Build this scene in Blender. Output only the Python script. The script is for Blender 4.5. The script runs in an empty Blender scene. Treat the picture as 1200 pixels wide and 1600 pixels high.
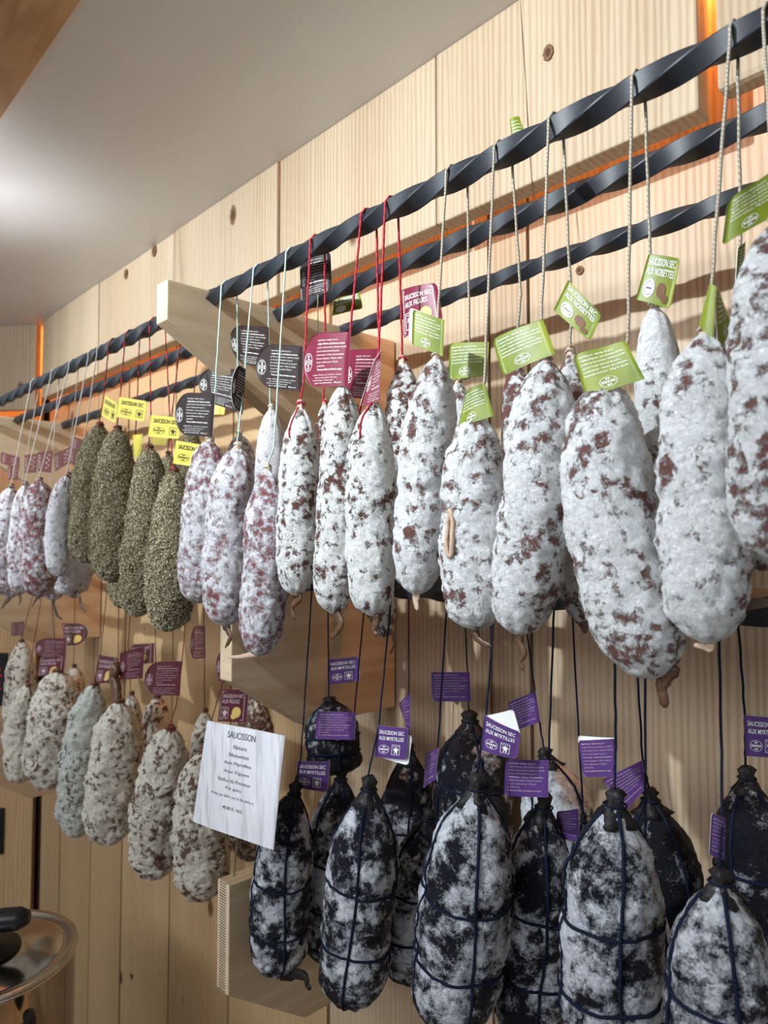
import bpy, math, random
import numpy as np
from mathutils import Vector, noise as mnoise

# ------------------------------------------------------------------ camera
F_PX, CX, CY = 1110.0, 600.0, 800.0
TH, PITCH = math.radians(43.4), math.radians(2.6)
CAM = np.array([0.0, 0.0, 1.5])
FWD = np.array([-math.cos(TH)*math.cos(PITCH), math.sin(TH)*math.cos(PITCH), math.sin(PITCH)])
RGT = np.array([math.sin(TH), math.cos(TH), 0.0])
UPV = np.cross(RGT, FWD)
scene = bpy.context.scene
C = scene.collection
cam_data = bpy.data.cameras.new('camera')
cam = bpy.data.objects.new('camera', cam_data)
C.objects.link(cam)
cam.location = Vector(CAM)
cam.rotation_euler = Vector(FWD).to_track_quat('-Z', 'Y').to_euler()
cam_data.sensor_fit = 'VERTICAL'
cam_data.sensor_height = 36.0
cam_data.sensor_width = 27.0
cam_data.lens = 36.0*F_PX/1600.0
cam_data.clip_start = 0.02
cam_data.dof.use_dof = True
cam_data.dof.focus_distance = 0.80
cam_data.dof.aperture_fstop = 7.5
scene.camera = cam

def PX(px, py, a):
    """point where the view ray through a photo pixel meets the vertical plane Y = a"""
    d = FWD + RGT*((px-CX)/F_PX) - UPV*((py-CY)/F_PX)
    return CAM + d*(a/d[1])

def depth_of(p):
    return float(np.dot(np.asarray(p)-CAM, FWD))

# ------------------------------------------------------------------ world, lamps, exposure
world = bpy.data.worlds.new('room_light')
scene.world = world
world.use_nodes = True
world.node_tree.nodes['Background'].inputs[0].default_value = (0.84, 0.93, 1.0, 1)
world.node_tree.nodes['Background'].inputs[1].default_value = 0.27
scene.view_settings.view_transform = 'Standard'
scene.view_settings.look = 'None'
scene.view_settings.exposure = 0.2
scene.view_settings.gamma = 1.0
scene.view_settings.use_curve_mapping = False

CEIL_Z = 1.5+0.813
FLOOR = -0.45
def spot(name, loc, target, energy, size_deg, blend, radius, col):
    l = bpy.data.lights.new(name, 'SPOT')
    l.energy = energy; l.spot_size = math.radians(size_deg); l.spot_blend = blend
    l.shadow_soft_size = radius; l.color = col
    o = bpy.data.objects.new(name, l); C.objects.link(o)
    o.location = loc
    o.rotation_euler = (Vector(target)-Vector(loc)).to_track_quat('-Z', 'Y').to_euler()
    return o
COOL = (0.83, 0.935, 1.0)
spot('ceiling_spot', (-0.78, -0.52, CEIL_Z-0.035), (-0.62, 0.85, 1.92), 104, 80, 1.0, 0.016, COOL)
spot('ceiling_spot', (-2.05, -0.52, CEIL_Z-0.035), (-1.85, 0.85, 1.92), 100, 80, 1.0, 0.016, COOL)
def area(name, loc, target, sx, sy, energy, col):
    l = bpy.data.lights.new(name, 'AREA'); l.shape = 'RECTANGLE'; l.size = sx; l.size_y = sy; l.energy = energy; l.color = col
    o = bpy.data.objects.new(name, l); C.objects.link(o); o.location = loc
    o.rotation_euler = (Vector(target)-Vector(loc)).to_track_quat('-Z', 'Y').to_euler(); return o
area('added_fill_light', (-1.0, -1.75, CEIL_Z-0.06), (-1.1, 0.9, 1.0), 2.6, 0.5, 48, (0.90, 0.955, 1.0))  # soft fill added to brighten the lower rows, not a known lamp

GLOW_AT = np.array([-1.80, 0.40, CEIL_Z-0.24])
spot('added_uplight', Vector(GLOW_AT), Vector(GLOW_AT)+Vector((0, 0, 1)), 2.4, 150, 0.6, 0.03, (0.93, 0.97, 1.0))  # unseen uplight added for the bright patch on the ceiling

# ------------------------------------------------------------------ helpers
def lin(r, g, b):
    f = lambda c: (c/255/12.92) if c/255 <= 0.04045 else ((c/255+0.055)/1.055)**2.4
    return (f(r), f(g), f(b), 1.0)

class Nodes:
    def __init__(s, name):
        s.m = bpy.data.materials.new(name); s.m.use_nodes = True
        s.t = s.m.node_tree; s.b = s.t.nodes['Principled BSDF']
    def n(s, typ, **kw):
        nd = s.t.nodes.new(typ)
        for k, v in kw.items():
            if k.startswith('i_'):
                nd.inputs[k[2:].replace('_', ' ')].default_value = v
            else:
                setattr(nd, k, v)
        return nd
    def l(s, a, b): s.t.links.new(a, b)
    def coords(s, scale=(1, 1, 1), rand=True):
        tc = s.n('ShaderNodeTexCoord'); mp = s.n('ShaderNodeMapping')
        mp.inputs['Scale'].default_value = scale
        if rand:
            oi = s.n('ShaderNodeObjectInfo'); mul = s.n('ShaderNodeMath', operation='MULTIPLY')
            mul.inputs[1].default_value = 53.7
            s.l(oi.outputs['Random'], mul.inputs[0])
            ad = s.n('ShaderNodeVectorMath', operation='ADD')
            s.l(tc.outputs['Object'], ad.inputs[0]); s.l(mul.outputs[0], ad.inputs[1])
            s.l(ad.outputs[0], mp.inputs['Vector'])
        else:
            s.l(tc.outputs['Object'], mp.inputs['Vector'])
        return mp.outputs[0]
    def noise(s, vec, scale, detail=4, rough=0.55, dist=0.0):
        nd = s.n('ShaderNodeTexNoise'); s.l(vec, nd.inputs['Vector'])
        nd.inputs['Scale'].default_value = scale; nd.inputs['Detail'].default_value = detail
        nd.inputs['Roughness'].default_value = rough; nd.inputs['Distortion'].default_value = dist
        return nd.outputs['Fac']
    def ramp(s, fac, stops, interp='LINEAR'):
        r = s.n('ShaderNodeValToRGB'); r.color_ramp.interpolation = interp
        e = r.color_ramp.elements
        while len(e) < len(stops): e.new(0.5)
        for i, (p, c) in enumerate(stops):
            e[i].position = p; e[i].color = c if len(c) == 4 else (*c, 1)
        s.l(fac, r.inputs[0])
        return r.outputs[0]
    def mix(s, fac, a, b, mode='MIX'):
        m = s.n('ShaderNodeMix', data_type='RGBA', blend_type=mode)
        for sock, v in ((m.inputs[0], fac), (m.inputs[6], a), (m.inputs[7], b)):
            if hasattr(v, 'links') or hasattr(v, 'is_linked'): s.l(v, sock)
            else: sock.default_value = v
        return m.outputs[2]
    def math(s, op, a, b=None, clamp=False):
        m = s.n('ShaderNodeMath', operation=op, use_clamp=clamp)
        for sock, v in ((m.inputs[0], a), (m.inputs[1], b)):
            if v is None: continue
            if hasattr(v, 'is_linked'): s.l(v, sock)
            else: sock.default_value = v
        return m.outputs[0]
    def bump(s, h, strength, dist=0.001):
        b = s.n('ShaderNodeBump'); b.inputs['Strength'].default_value = strength
        b.inputs['Distance'].default_value = dist
        s.l(h, b.inputs['Height']); s.l(b.outputs[0], s.b.inputs['Normal'])
    def col(s, v):
        if hasattr(v, 'is_linked'): s.l(v, s.b.inputs['Base Color'])
        else: s.b.inputs['Base Color'].default_value = v
        return s
    def rough(s, v, spec=0.5, metal=0.0):
        s.b.inputs['Roughness'].default_value = v
        s.b.inputs['Specular IOR Level'].default_value = spec
        s.b.inputs['Metallic'].default_value = metal
        return s

def plain(name, col, rough=0.6, spec=0.4, metal=0.0):
    k = Nodes(name); k.col(col); k.rough(rough, spec, metal); return k.m

def pine(name, light, dark, knots=True, axis=2):
    """pine board: long grain along one axis, growth rings, occasional knots"""
    k = Nodes(name)
    sc = [1, 1, 1]; sc[axis] = 0.05
    v = k.coords(tuple(sc))
    warp = k.noise(v, 6, 3)
    wv = k.n('ShaderNodeTexWave', wave_type='BANDS', bands_direction='X')
    k.l(v, wv.inputs['Vector'])
    wv.inputs['Scale'].default_value = 30; wv.inputs['Distortion'].default_value = 5.5
    wv.inputs['Detail'].default_value = 3; wv.inputs['Detail Scale'].default_value = 1.4
    fine = k.noise(v, 420, 3, 0.6)
    bands = k.ramp(wv.outputs['Fac'], [(0.25, (0, 0, 0)), (0.95, (1, 1, 1))])
    amt = k.math('MULTIPLY', k.noise(v, 9, 2), 0.72)
    f = k.math('MULTIPLY', bands, amt)
    f = k.math('ADD', f, k.math('MULTIPLY', fine, 0.40))
    f = k.math('ADD', f, k.math('MULTIPLY', k.math('SUBTRACT', warp, 0.5), 0.9), True)
    c = k.mix(f, light, dark)
    if knots:
        sk = [1, 1, 1]; sk[axis] = 0.6
        v2 = k.coords(tuple(sk))
        vo = k.n('ShaderNodeTexVoronoi'); k.l(v2, vo.inputs['Vector']); vo.inputs['Scale'].default_value = 5.5
        kn = k.ramp(vo.outputs['Distance'], [(0.05, (1, 1, 1)), (0.095, (0, 0, 0))])
        c = k.mix(kn, c, (0.16, 0.075, 0.035, 1))
    oi = k.n('ShaderNodeObjectInfo')
    tone = k.ramp(oi.outputs['Random'], [(0, (0.86, 0.84, 0.82)), (1, (1, 1, 1))])
    c = k.mix(1.0, c, tone, 'MULTIPLY')
    k.col(c); k.rough(0.55, 0.3)
    k.bump(f, 0.25, 0.0008)
    return k.m

def mold(name, meat, meat2, white, white2, scale=60, spots=0.5, rough=0.85, soft=0.03, low=0.30, haze=0.36):
    """white bloom over meat; the object attribute 'bloom' sets how much shows through"""
    k = Nodes(name)
    v = k.coords()
    at = k.n('ShaderNodeAttribute', attribute_type='OBJECT', attribute_name='bloom')
    n1 = k.noise(v, scale, 8, 0.60, 0.25)
    n2 = k.noise(v, scale*0.28, 3, 0.5)
    nf = k.noise(v, scale*6, 6, 0.75)
    s = k.math('ADD', k.math('MULTIPLY', n1, 1.0-low), k.math('MULTIPLY', n2, low))
    s = k.math('ADD', s, k.math('MULTIPLY', k.math('SUBTRACT', nf, 0.5), 0.30))
    s = k.math('ADD', k.math('SUBTRACT', s, 0.5), at.outputs['Fac'])
    m = k.ramp(s, [(0.5-soft, (0, 0, 0)), (0.5+soft, (1, 1, 1))])
    nv = k.noise(v, scale*0.9, 4, 0.6)
    cm = k.mix(nv, meat, meat2)
    cw = k.mix(k.ramp(k.noise(v, scale*2.6, 6, 0.7), [(0.42, (0, 0, 0)), (0.72, (1, 1, 1))]), white, white2)
    # small dark specks in the bloom
    vo = k.n('ShaderNodeTexVoronoi'); k.l(v, vo.inputs['Vector']); vo.inputs['Scale'].default_value = scale*4.5
    sp = k.math('MULTIPLY', k.ramp(vo.outputs['Distance'], [(0.16, (1, 1, 1)), (0.24, (0, 0, 0))]),
                k.ramp(k.noise(v, scale*1.1, 2), [(0.5, (0, 0, 0)), (0.6, (1, 1, 1))]))
    cw = k.mix(k.math('MULTIPLY', sp, spots), cw, meat2)
    pale = k.mix(0.42, meat, white)
    tint = k.math('MULTIPLY', k.ramp(k.noise(v, scale*1.5, 8, 0.7, 0.4), [(0.46, (0, 0, 0)), (0.68, (1, 1, 1))]), haze)
    cw = k.mix(tint, cw, pale)
    k.col(k.mix(m, cm, cw))
    k.rough(rough, 0.25)
    rr = k.ramp(m, [(0, (0.5,)*3), (1, (0.92,)*3)]); k.l(rr, k.b.inputs['Roughness'])
    h = k.math('ADD', k.math('MULTIPLY', m, 0.6), k.math('MULTIPLY', k.noise(v, scale*2.6, 7, 0.72, 1.2), 1.5))
    h = k.math('ADD', h, k.math('MULTIPLY', n1, 1.2))
    k.bump(h, 1.0, 0.0024)
    return k.m

def twine(name, c1, c2, scale=160):
    k = Nodes(name)
    v = k.coords((1, 1, 1))
    wv = k.n('ShaderNodeTexWave', wave_type='BANDS', bands_direction='DIAGONAL'); k.l(v, wv.inputs['Vector'])
    wv.inputs['Scale'].default_value = scale; wv.inputs['Distortion'].default_value = 2.0
    f = k.ramp(wv.outputs['Fac'], [(0.35, (0, 0, 0)), (0.65, (1, 1, 1))])
    k.col(k.mix(f, c1, c2)); k.rough(0.9, 0.15); k.bump(wv.outputs['Fac'], 0.5, 0.0004)
    return k.m

M = {}
M['pine'] = pine('pine_boards', lin(208, 187, 160), lin(162, 131, 98))
M['honey'] = pine('honey_pine_boards', lin(216, 186, 144), lin(172, 132, 90))
M['pine_bracket'] = pine('pine_bracket', lin(214, 192, 162), lin(184, 154, 118), knots=False, axis=1)
M['end_grain'] = pine('pine_end_grain', lin(232, 212, 182), lin(208, 182, 146), knots=False, axis=0)
M['beam'] = pine('beam_wood', lin(206, 162, 116), lin(168, 122, 80), knots=False, axis=0)
k = Nodes('painted_ceiling'); v = k.coords(rand=False)
k.col(k.mix(k.noise(v, 3, 3), lin(222, 221, 222), lin(228, 227, 227))); k.rough(0.32, 0.5)
k.bump(k.noise(v, 40, 4), 0.03, 0.001); M['ceiling'] = k.m
k = Nodes('blackened_iron'); v = k.coords()
k.col(k.mix(k.noise(v, 60, 5, 0.7), lin(26, 28, 33), lin(46, 49, 56))); k.rough(0.5, 0.5, 0.0)
k.bump(k.noise(v, 150, 5, 0.65), 0.25, 0.0008); M['iron'] = k.m
k = Nodes('warm_led'); k.b.inputs['Emission Color'].default_value = (1.0, 0.40, 0.09, 1)
k.b.inputs['Emission Strength'].default_value = 62.0; k.col((1, 0.5, 0.2, 1)); M['led'] = k.m
k = Nodes('brushed_steel'); v = k.coords((1, 1, 60), False)
k.col(lin(214, 208, 200)); k.rough(0.13, 0.5, 1.0); k.bump(k.noise(v, 30, 3), 0.03, 0.0005); M['steel'] = k.m
M['black_plastic'] = plain('black_plastic', lin(22, 22, 24), 0.35)
M['knot'] = plain('pine_knot', lin(118, 82, 54), 0.7)
M['knot_core'] = plain('pine_knot_core', lin(78, 50, 32), 0.8)
M['joint_dark'] = plain('joint_dark', lin(84, 58, 36), 0.8)
M['floor'] = plain('floor_boards', lin(120, 96, 74), 0.6)
M['cladding_back'] = plain('backing_board', lin(70, 48, 32), 0.9)  # darkened so the gaps between planks look shaded; shade put into the colour

M['hazel'] = mold('bloom_patchy', lin(142, 100, 92), lin(104, 60, 52), lin(252, 252, 251), lin(232, 232, 233), 88, 0.55, soft=0.035)
M['fig'] = mold('bloom_speckled', lin(122, 78, 66), lin(82, 48, 40), lin(252, 251, 248), lin(234, 232, 228), 105, 0.8, soft=0.03)
M['pink'] = mold('bloom_pinkish', lin(160, 100, 102), lin(130, 72, 76), lin(246, 246, 250), lin(216, 206, 214), 105, 0.3, soft=0.06)
M['rustic'] = mold('bloom_rustic', lin(132, 98, 78), lin(98, 66, 50), lin(244, 238, 224), lin(206, 194, 174), 95, 0.5)
M['grey'] = mold('bloom_grey', lin(118, 100, 84), lin(98, 84, 70), lin(222, 222, 214), lin(176, 180, 170), 90, 0.4)
M['berry'] = mold('bloom_on_black', lin(30, 30, 42), lin(16, 17, 26), lin(242, 244, 250), lin(186, 190, 206), 75, 0.9, soft=0.045, low=0.50)
k = Nodes('herb_crust'); v = k.coords()
k.col(k.mix(k.noise(v, 300, 4), lin(116, 104, 80), lin(78, 70, 52))); k.rough(0.95, 0.1)
k.bump(k.noise(v, 320, 4), 0.8, 0.002); M['herb'] = k.m
k = Nodes('herb_leaves'); v = k.coords()
k.col(k.ramp(k.noise(v, 420, 2, 0.4), [(0.30, lin(130, 122, 100)), (0.5, lin(184, 174, 144)), (0.70, lin(238, 230, 204))]))
k.rough(0.9, 0.15); M['leaf'] = k.m
k = Nodes('dry_casing'); v = k.coords()
k.col(k.mix(k.noise(v, 90, 5), lin(112, 80, 54), lin(70, 45, 31))); k.rough(0.4, 0.5)
k.bump(k.noise(v, 220, 5), 0.5, 0.001); M['casing'] = k.m
k = Nodes('pale_casing'); v = k.coords()
k.col(k.mix(k.noise(v, 120, 5), lin(214, 190, 168), lin(176, 140, 118))); k.rough(0.6, 0.4)
k.bump(k.noise(v, 220, 5), 0.5, 0.001); M['casing_pale'] = k.m
k = Nodes('black_casing'); v = k.coords()
k.col(k.mix(k.noise(v, 80, 5), lin(40, 34, 34), lin(20, 18, 20))); k.rough(0.55, 0.4)
k.bump(k.noise(v, 160, 5), 0.7, 0.002); M['casing_black'] = k.m

M['tw_hazel'] = twine('jute_twine', lin(186, 175, 157), lin(152, 142, 126))
M['tw_fig'] = twine('red_twine', lin(196, 56, 66), lin(166, 44, 60), 60)
M['tw_green'] = twine('pale_green_twine', lin(206, 218, 208), lin(170, 196, 182))
M['tw_white'] = twine('white_twine', lin(226, 218, 210), lin(200, 190, 182))
M['tw_thyme'] = twine('speckled_red_twine', lin(178, 52, 56), lin(70, 44, 36), 26)
M['tw_dred'] = twine('dark_red_twine', lin(132, 46, 44), lin(104, 34, 36))
M['tw_navy'] = twine('navy_twine', lin(32, 40, 64), lin(18, 22, 36))

def tagmat(name, c, c2=None):
    k = Nodes(name)
    if c2:
        k.col(k.mix(k.ramp(k.noise(k.coords(), 30, 2), [(0.35, (0, 0, 0)), (0.65, (1, 1, 1))]), c, c2))
    else: k.col(c)
    k.rough(0.42, 0.35); return k.m
M['t_green'] = tagmat('green_card', lin(136, 144, 36), lin(106, 122, 28))
M['t_maroon'] = tagmat('maroon_card', lin(116, 26, 52))
M['t_black'] = tagmat('black_brown_card', lin(46, 34, 34))
M['t_yellow'] = tagmat('yellow_card', lin(212, 196, 86))
M['t_brown'] = tagmat('brown_card', lin(92, 50, 42))
M['t_wine'] = tagmat('wine_card', lin(80, 18, 32))
M['t_purple'] = tagmat('purple_card', lin(86, 54, 116))
M['white_card'] = plain('white_card', lin(236, 234, 230), 0.5)
M['ink_white'] = plain('white_ink', lin(240, 238, 232), 0.5)
M['ink_dim'] = plain('dim_ink', lin(196, 170, 176), 0.5)
M['ink_black'] = plain('black_ink', lin(40, 36, 30), 0.6)
M['ink_dark'] = plain('grey_ink', lin(92, 90, 96), 0.6)
M['ink_nut'] = plain('hazelnut_print', lin(112, 72, 40), 0.5)
M['ink_fig'] = plain('fig_print', lin(206, 172, 96), 0.5)
M['ink_red'] = plain('red_ink', lin(190, 30, 40), 0.6)
k = Nodes('plastic_sleeve'); k.col(lin(244, 243, 250)); k.rough(0.2, 0.6)
k.b.inputs['Coat Weight'].default_value = 0.6; k.b.inputs['Coat Roughness'].default_value = 0.08
k.bump(k.noise(k.coords((3, 3, 0.8)), 9, 2), 0.9, 0.02); M['sleeve'] = k.m

def mesh_obj(name, verts, faces, mat, parent=None, smooth=True, origin=None, mats=None, fmat=None):
    me = bpy.data.meshes.new(name)
    o3 = np.zeros(3) if origin is None else np.asarray(origin)
    V = np.asarray(verts, dtype=float) - o3
    me.from_pydata(V.tolist(), [], [list(map(int, f)) for f in faces])
    me.materials.append(mat)
    if mats:
        for m_ in mats: me.materials.append(m_)
    if fmat is not None:
        me.polygons.foreach_set('material_index', fmat)
    if smooth:
        me.polygons.foreach_set('use_smooth', [True]*len(me.polygons))
    me.update()
    o = bpy.data.objects.new(name, me); C.objects.link(o)
    if parent is not None: o.parent = parent
    elif origin is not None: o.location = Vector(o3)
    return o

def empty(name, loc, label=None, cat=None, group=None, kind=None):
    e = bpy.data.objects.new(name, None); C.objects.link(e); e.location = Vector(loc)
    e.empty_display_size = 0.02
    tagit(e, label, cat, group, kind); return e

def tagit(o, label=None, cat=None, group=None, kind=None):
    if label: o['label'] = label
    if cat: o['category'] = cat
    if group: o['group'] = group
    if kind: o['kind'] = kind
    return o

BOXF = [(0, 3, 2, 1), (4, 5, 6, 7), (0, 1, 5, 4), (1, 2, 6, 5), (2, 3, 7, 6), (3, 0, 4, 7)]
def box_vf(x0, x1, y0, y1, z0, z1):
    return [(x0, y0, z0), (x1, y0, z0), (x1, y1, z0), (x0, y1, z0),
            (x0, y0, z1), (x1, y0, z1), (x1, y1, z1), (x0, y1, z1)], list(BOXF)

def bevel(o, w, seg=2):
    b = o.modifiers.new('bevel', 'BEVEL'); b.width = w; b.segments = seg; b.limit_method = 'ANGLE'
    return o

def merge(parts):
    V, F = [], []
    for v, f in parts:
        n = len(V); V.extend(list(v)); F.extend([tuple(i+n for i in q) for q in f])
    return V, F

def tube_vf(pts, rad, sides=8, cap=True, flat=1.0):
    P = [np.asarray(p, float) for p in pts]; n = len(P)
    R = rad if hasattr(rad, '__len__') else [rad]*n
    V, Fc = [], []
    t0 = P[1]-P[0]; t0 /= np.linalg.norm(t0)
    ref = np.array([0, 1.0, 0]) if abs(t0[1]) < 0.9 else np.array([1.0, 0, 0])
    u = np.cross(t0, ref); u /= np.linalg.norm(u)
    for i in range(n):
        t = P[min(i+1, n-1)]-P[max(i-1, 0)]; t /= (np.linalg.norm(t)+1e-12)
        u = u-t*np.dot(u, t); u /= (np.linalg.norm(u)+1e-12); w = np.cross(t, u)
        for k_ in range(sides):
            a = 2*math.pi*k_/sides
            V.append(P[i]+R[i]*(u*math.cos(a)+w*math.sin(a)*flat))
    for i in range(n-1):
        for k_ in range(sides):
            a, b = i*sides+k_, i*sides+(k_+1) % sides
            Fc.append((a, b, b+sides, a+sides))
    if cap:
        Fc.append(tuple(range(sides-1, -1, -1))); Fc.append(tuple((n-1)*sides+k_ for k_ in range(sides)))
    return V, Fc

def lathe_vf(prof, seg=48, center=(0, 0, 0)):
    V, Fc = [], []
    c = np.asarray(center, float)
    for r, z in prof:
        for k_ in range(seg):
            a = 2*math.pi*k_/seg
            V.append(c+np.array([r*math.cos(a), r*math.sin(a), z]))
    for i in range(len(prof)-1):
        for k_ in range(seg):
            a, b = i*seg+k_, i*seg+(k_+1) % seg
            Fc.append((a, b, b+seg, a+seg))
    return V, Fc

# ------------------------------------------------------------------ the setting
A_W, A_F, A_B = 0.945, 0.85, 0.885          # lower wall face, front and back of the upper cladding
Z_PANEL = 1.5+0.525
CORNER_T = 2.67
wall = empty('wall_back', (0, A_W, 0), kind='structure')
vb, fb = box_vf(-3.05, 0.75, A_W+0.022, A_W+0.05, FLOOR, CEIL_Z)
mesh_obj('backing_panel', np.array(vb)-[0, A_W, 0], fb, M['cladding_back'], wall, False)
rng = random.Random(5)
seams = [-0.72, -0.42, -0.1, 0.28, 0.662, 0.742, 1.165, 1.55, 1.86, 2.175, 2.42, 2.70, 2.90]
for t0, t1 in zip(seams[:-1], seams[1:]):
    off = rng.uniform(-0.0015, 0.0015)
    vb, fb = box_vf(-t1+(0.003 if t1 < 1.2 else 0.005), -t0-(0.003 if t0 < 1 else 0.005), off, 0.022, FLOOR, CEIL_Z)
    bevel(mesh_obj('plank', vb, fb, M['pine'] if t1 < 1.2 else M['honey'], wall, False), 0.0012)
trim = empty('trim_1', (0, A_F, Z_PANEL), kind='structure')
def t_at(px, py, a): return -PX(px, py, a)[0]
edges = [(-0.62, 0.0), (t_at(1098, 90, A_F), 0.012), (t_at(680, 80, A_F), 0.003), (t_at(436, 240, A_F), 0.006),
         (t_at(271, 352, A_F), 0.005), (t_at(155, 430, A_F), 0.002), (t_at(68, 488, A_F), 0.0)]
right_edge = t_at(1116, 60, A_F)
for i in range(len(edges)-1):
    t0, g0 = edges[i]; t1, g1 = edges[i+1]
    if i == 0: t1 = right_edge
    off = [0.0, 0.0, 0.001, -0.002, 0.0015, -0.001][i]
    zb = [0.012, 0.0, 0.001, -0.002, 0.002, 0.0][i]
    vb, fb = box_vf(-t1+(g1/2 if i else 0), -t0-(g0/2 if i else 0), off, A_B-A_F, zb, CEIL_Z-Z_PANEL)
    bevel(mesh_obj('plank', vb, fb, M['pine'], trim, False), 0.003 if i else 0.008)

def knot(px, py, a, rx, ry, parent, org):
    c = PX(px, py, a); sc = depth_of(c)/F_PX
    for nm, k_, mat, dy in (('knot', 1.0, 'knot', -0.0003), ('knot_core', 0.5, 'knot_core', -0.0006)):
        n = 18; V = [(c[0]+rx*k_*sc*1.3*math.cos(2*math.pi*i/n)*(1+0.12*math.sin(3*i)), a+dy, c[2]+ry*k_*sc*math.sin(2*math.pi*i/n)) for i in range(n)]
        V += [(x, a+0.002, z) for x, _, z in V]
        mesh_obj(nm, V, [tuple(range(n))]+[(i, i+n, (i+1) % n+n, (i+1) % n) for i in range(n)], M[mat], parent, False, org)
for q in ((364, 336, 7, 16), (240, 392, 5, 9), (196, 428, 4, 8), (856, 82, 7, 13)):
    knot(q[0], q[1], A_F-0.0022, q[2], q[3], trim, np.array([0, A_F, Z_PANEL]))
for q in ((905, 422, 5, 7), (205, 1526, 3, 4), (188, 1528, 3, 9), (1020, 1233, 3, 3), (712, 1090, 4, 10)):
    knot(q[0], q[1], A_W-0.0018, q[2], q[3], wall, np.array([0, A_W, 0]))
ck = [(812, -20), (817, 60), (822, 130), (825, 190), (832, 290), (838, 345)]
pts = [PX(x, y, A_F+0.0005) for x, y in ck]
v, f = tube_vf(pts, [0.0005, 0.0012, 0.0008, 0.0013, 0.0009, 0.0004], 6)
mesh_obj('crack', v, f, M['knot_core'], trim, False, np.array([0, A_F, Z_PANEL]))

# left wall beyond the corner, turned towards the room
LD = np.array([-0.781, -0.624, 0.0]); LN = np.array([0.624, -0.781, 0.0])
def left_box(s0, s1, d0, d1, z0, z1, org):
    pts = []
    for z in (z0, z1):
        for s_, d_ in ((s0, d0), (s0, d1), (s1, d1), (s1, d0)):
            p = org + LD*s_ + LN*d_; pts.append((p[0], p[1], z))
    return pts, [(0, 1, 2, 3), (7, 6, 5, 4), (0, 4, 5, 1), (1, 5, 6, 2), (2, 6, 7, 3), (3, 7, 4, 0)]
LOW = PX(50, 1300, A_W-0.01); UPL = PX(56, 560, A_F-0.004)
lw = empty('wall_left', (LOW[0], LOW[1], 0), kind='structure')
def lplank(s0, s1, d0, d1, z0, z1, org):
    vb, fb = left_box(s0, s1, d0, d1, z0, z1, org)
    bevel(mesh_obj('plank', np.array(vb)-[LOW[0], LOW[1], 0], fb, M['honey'] if z0 < 1 else M['pine'], lw, False), 0.002)
LO = np.array([LOW[0], LOW[1], 0]); UO = np.array([UPL[0], UPL[1], 0])
for s0, s1 in ((0.0, 0.20), (0.203, 0.46), (0.463, 0.80)):
    lplank(s0, s1, -0.022, 0.0, FLOOR, CEIL_Z, LO)
for s0, s1 in ((0.0, 0.24), (0.244, 0.52), (0.524, 0.82)):
    lplank(s0, s1, -0.03, 0.0, Z_PANEL-0.03, CEIL_Z, UO)
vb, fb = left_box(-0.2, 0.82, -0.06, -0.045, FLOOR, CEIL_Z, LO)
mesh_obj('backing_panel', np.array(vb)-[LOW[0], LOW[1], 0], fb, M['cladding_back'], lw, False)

vb, fb = box_vf(-3.9, 1.2, -2.2, 1.1, 0, 0.05)
tagit(mesh_obj('ceiling', vb, fb, M['ceiling'], None, False, None), kind='structure').location = (0, 0, CEIL_Z)
vb, fb = box_vf(-3.9, 1.2, -2.2, 1.1, FLOOR-0.05, FLOOR)
tagit(mesh_obj('floor', vb, fb, M['floor'], None, False), kind='structure')
vb, fb = box_vf(-3.6, 1.0, 0.18, 0.372, -0.010, 0.0)
tagit(bevel(mesh_obj('trim_2', vb, fb, M['beam'], None, False), 0.002), kind='structure').location = (0, 0, CEIL_Z)

def led(x0, x1, y, z):
    vb, fb = box_vf(x0, x1, -0.003, 0.003, -0.005, 0.005)
    o = mesh_obj('light_strip', vb, fb, M['led'], None, False); o.location = (0, y, z); return o
tagit(led(-2.62, 0.55, 0.925, 1.5+0.775), 'warm orange light strip hidden behind the upper pine boards', 'light strip')

vb, fb = left_box(0.02, 0.80, -0.012, -0.006, 1.5+0.77, 1.5+0.78, (LO*0.35+UO*0.65)+LN*0)
og = LO+LD*0.4+np.array([0, 0, 1.5+0.775])
tagit(mesh_obj('light_strip', vb, fb, M['led'], None, False, og), 'warm orange light strip hidden behind the upper boards left of the corner', 'light strip')

# ------------------------------------------------------------------ iron bars and brackets
def rail(t0, t1, a, z, side, label, phase=0.0, pitch=0.29):
    n = int((t1-t0)/0.006); V, Fc = [], []
    for i in range(n+1):
        t = t0+(t1-t0)*i/n
        ang = 2*math.pi*t/pitch+phase
        for k_ in range(4):
            for e in (-0.06, 0.06):
                q = ang+math.pi/4+k_*math.pi/2+e
                r = side/math.sqrt(2)*0.985
                V.append((-t, r*math.cos(q), r*math.sin(q)))
    for i in range(n):
        for k_ in range(8):
            p, q = i*8+k_, i*8+(k_+1) % 8
            Fc.append((p, q, q+8, p+8))
    Fc.append(tuple(range(7, -1, -1))); Fc.append(tuple(n*8+k_ for k_ in range(8)))
    o = mesh_obj('twisted_iron_bar', V, Fc, M['iron'], None, True)
    o.location = (0, a, 1.5+z)
    es = o.modifiers.new('edges', 'EDGE_SPLIT'); es.split_angle = math.radians(25)
    return tagit(o, label, 'bar', 'twisted iron bars')
R1, R2, R3 = (0.55, 0.380), (0.673, 0.381), (0.814, 0.382)
Q1, Q2 = (0.673, -0.060), (0.814, -0.060)
BT = 0.966      # t of the near bracket's right face
B2T = 2.36
rail(-0.55, B2T+0.02, *R1, 0.0185, 'black twisted iron bar nearest the room, topmost of the three upper bars', 0.6)
rail(-0.55, B2T+0.02, *R2, 0.0185, 'black twisted iron bar, middle one of the three upper bars', 0.1)
rail(-0.55, B2T+0.02, *R3, 0.0185, 'black twisted iron bar closest to the wall among the upper three', 1.1)
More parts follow.
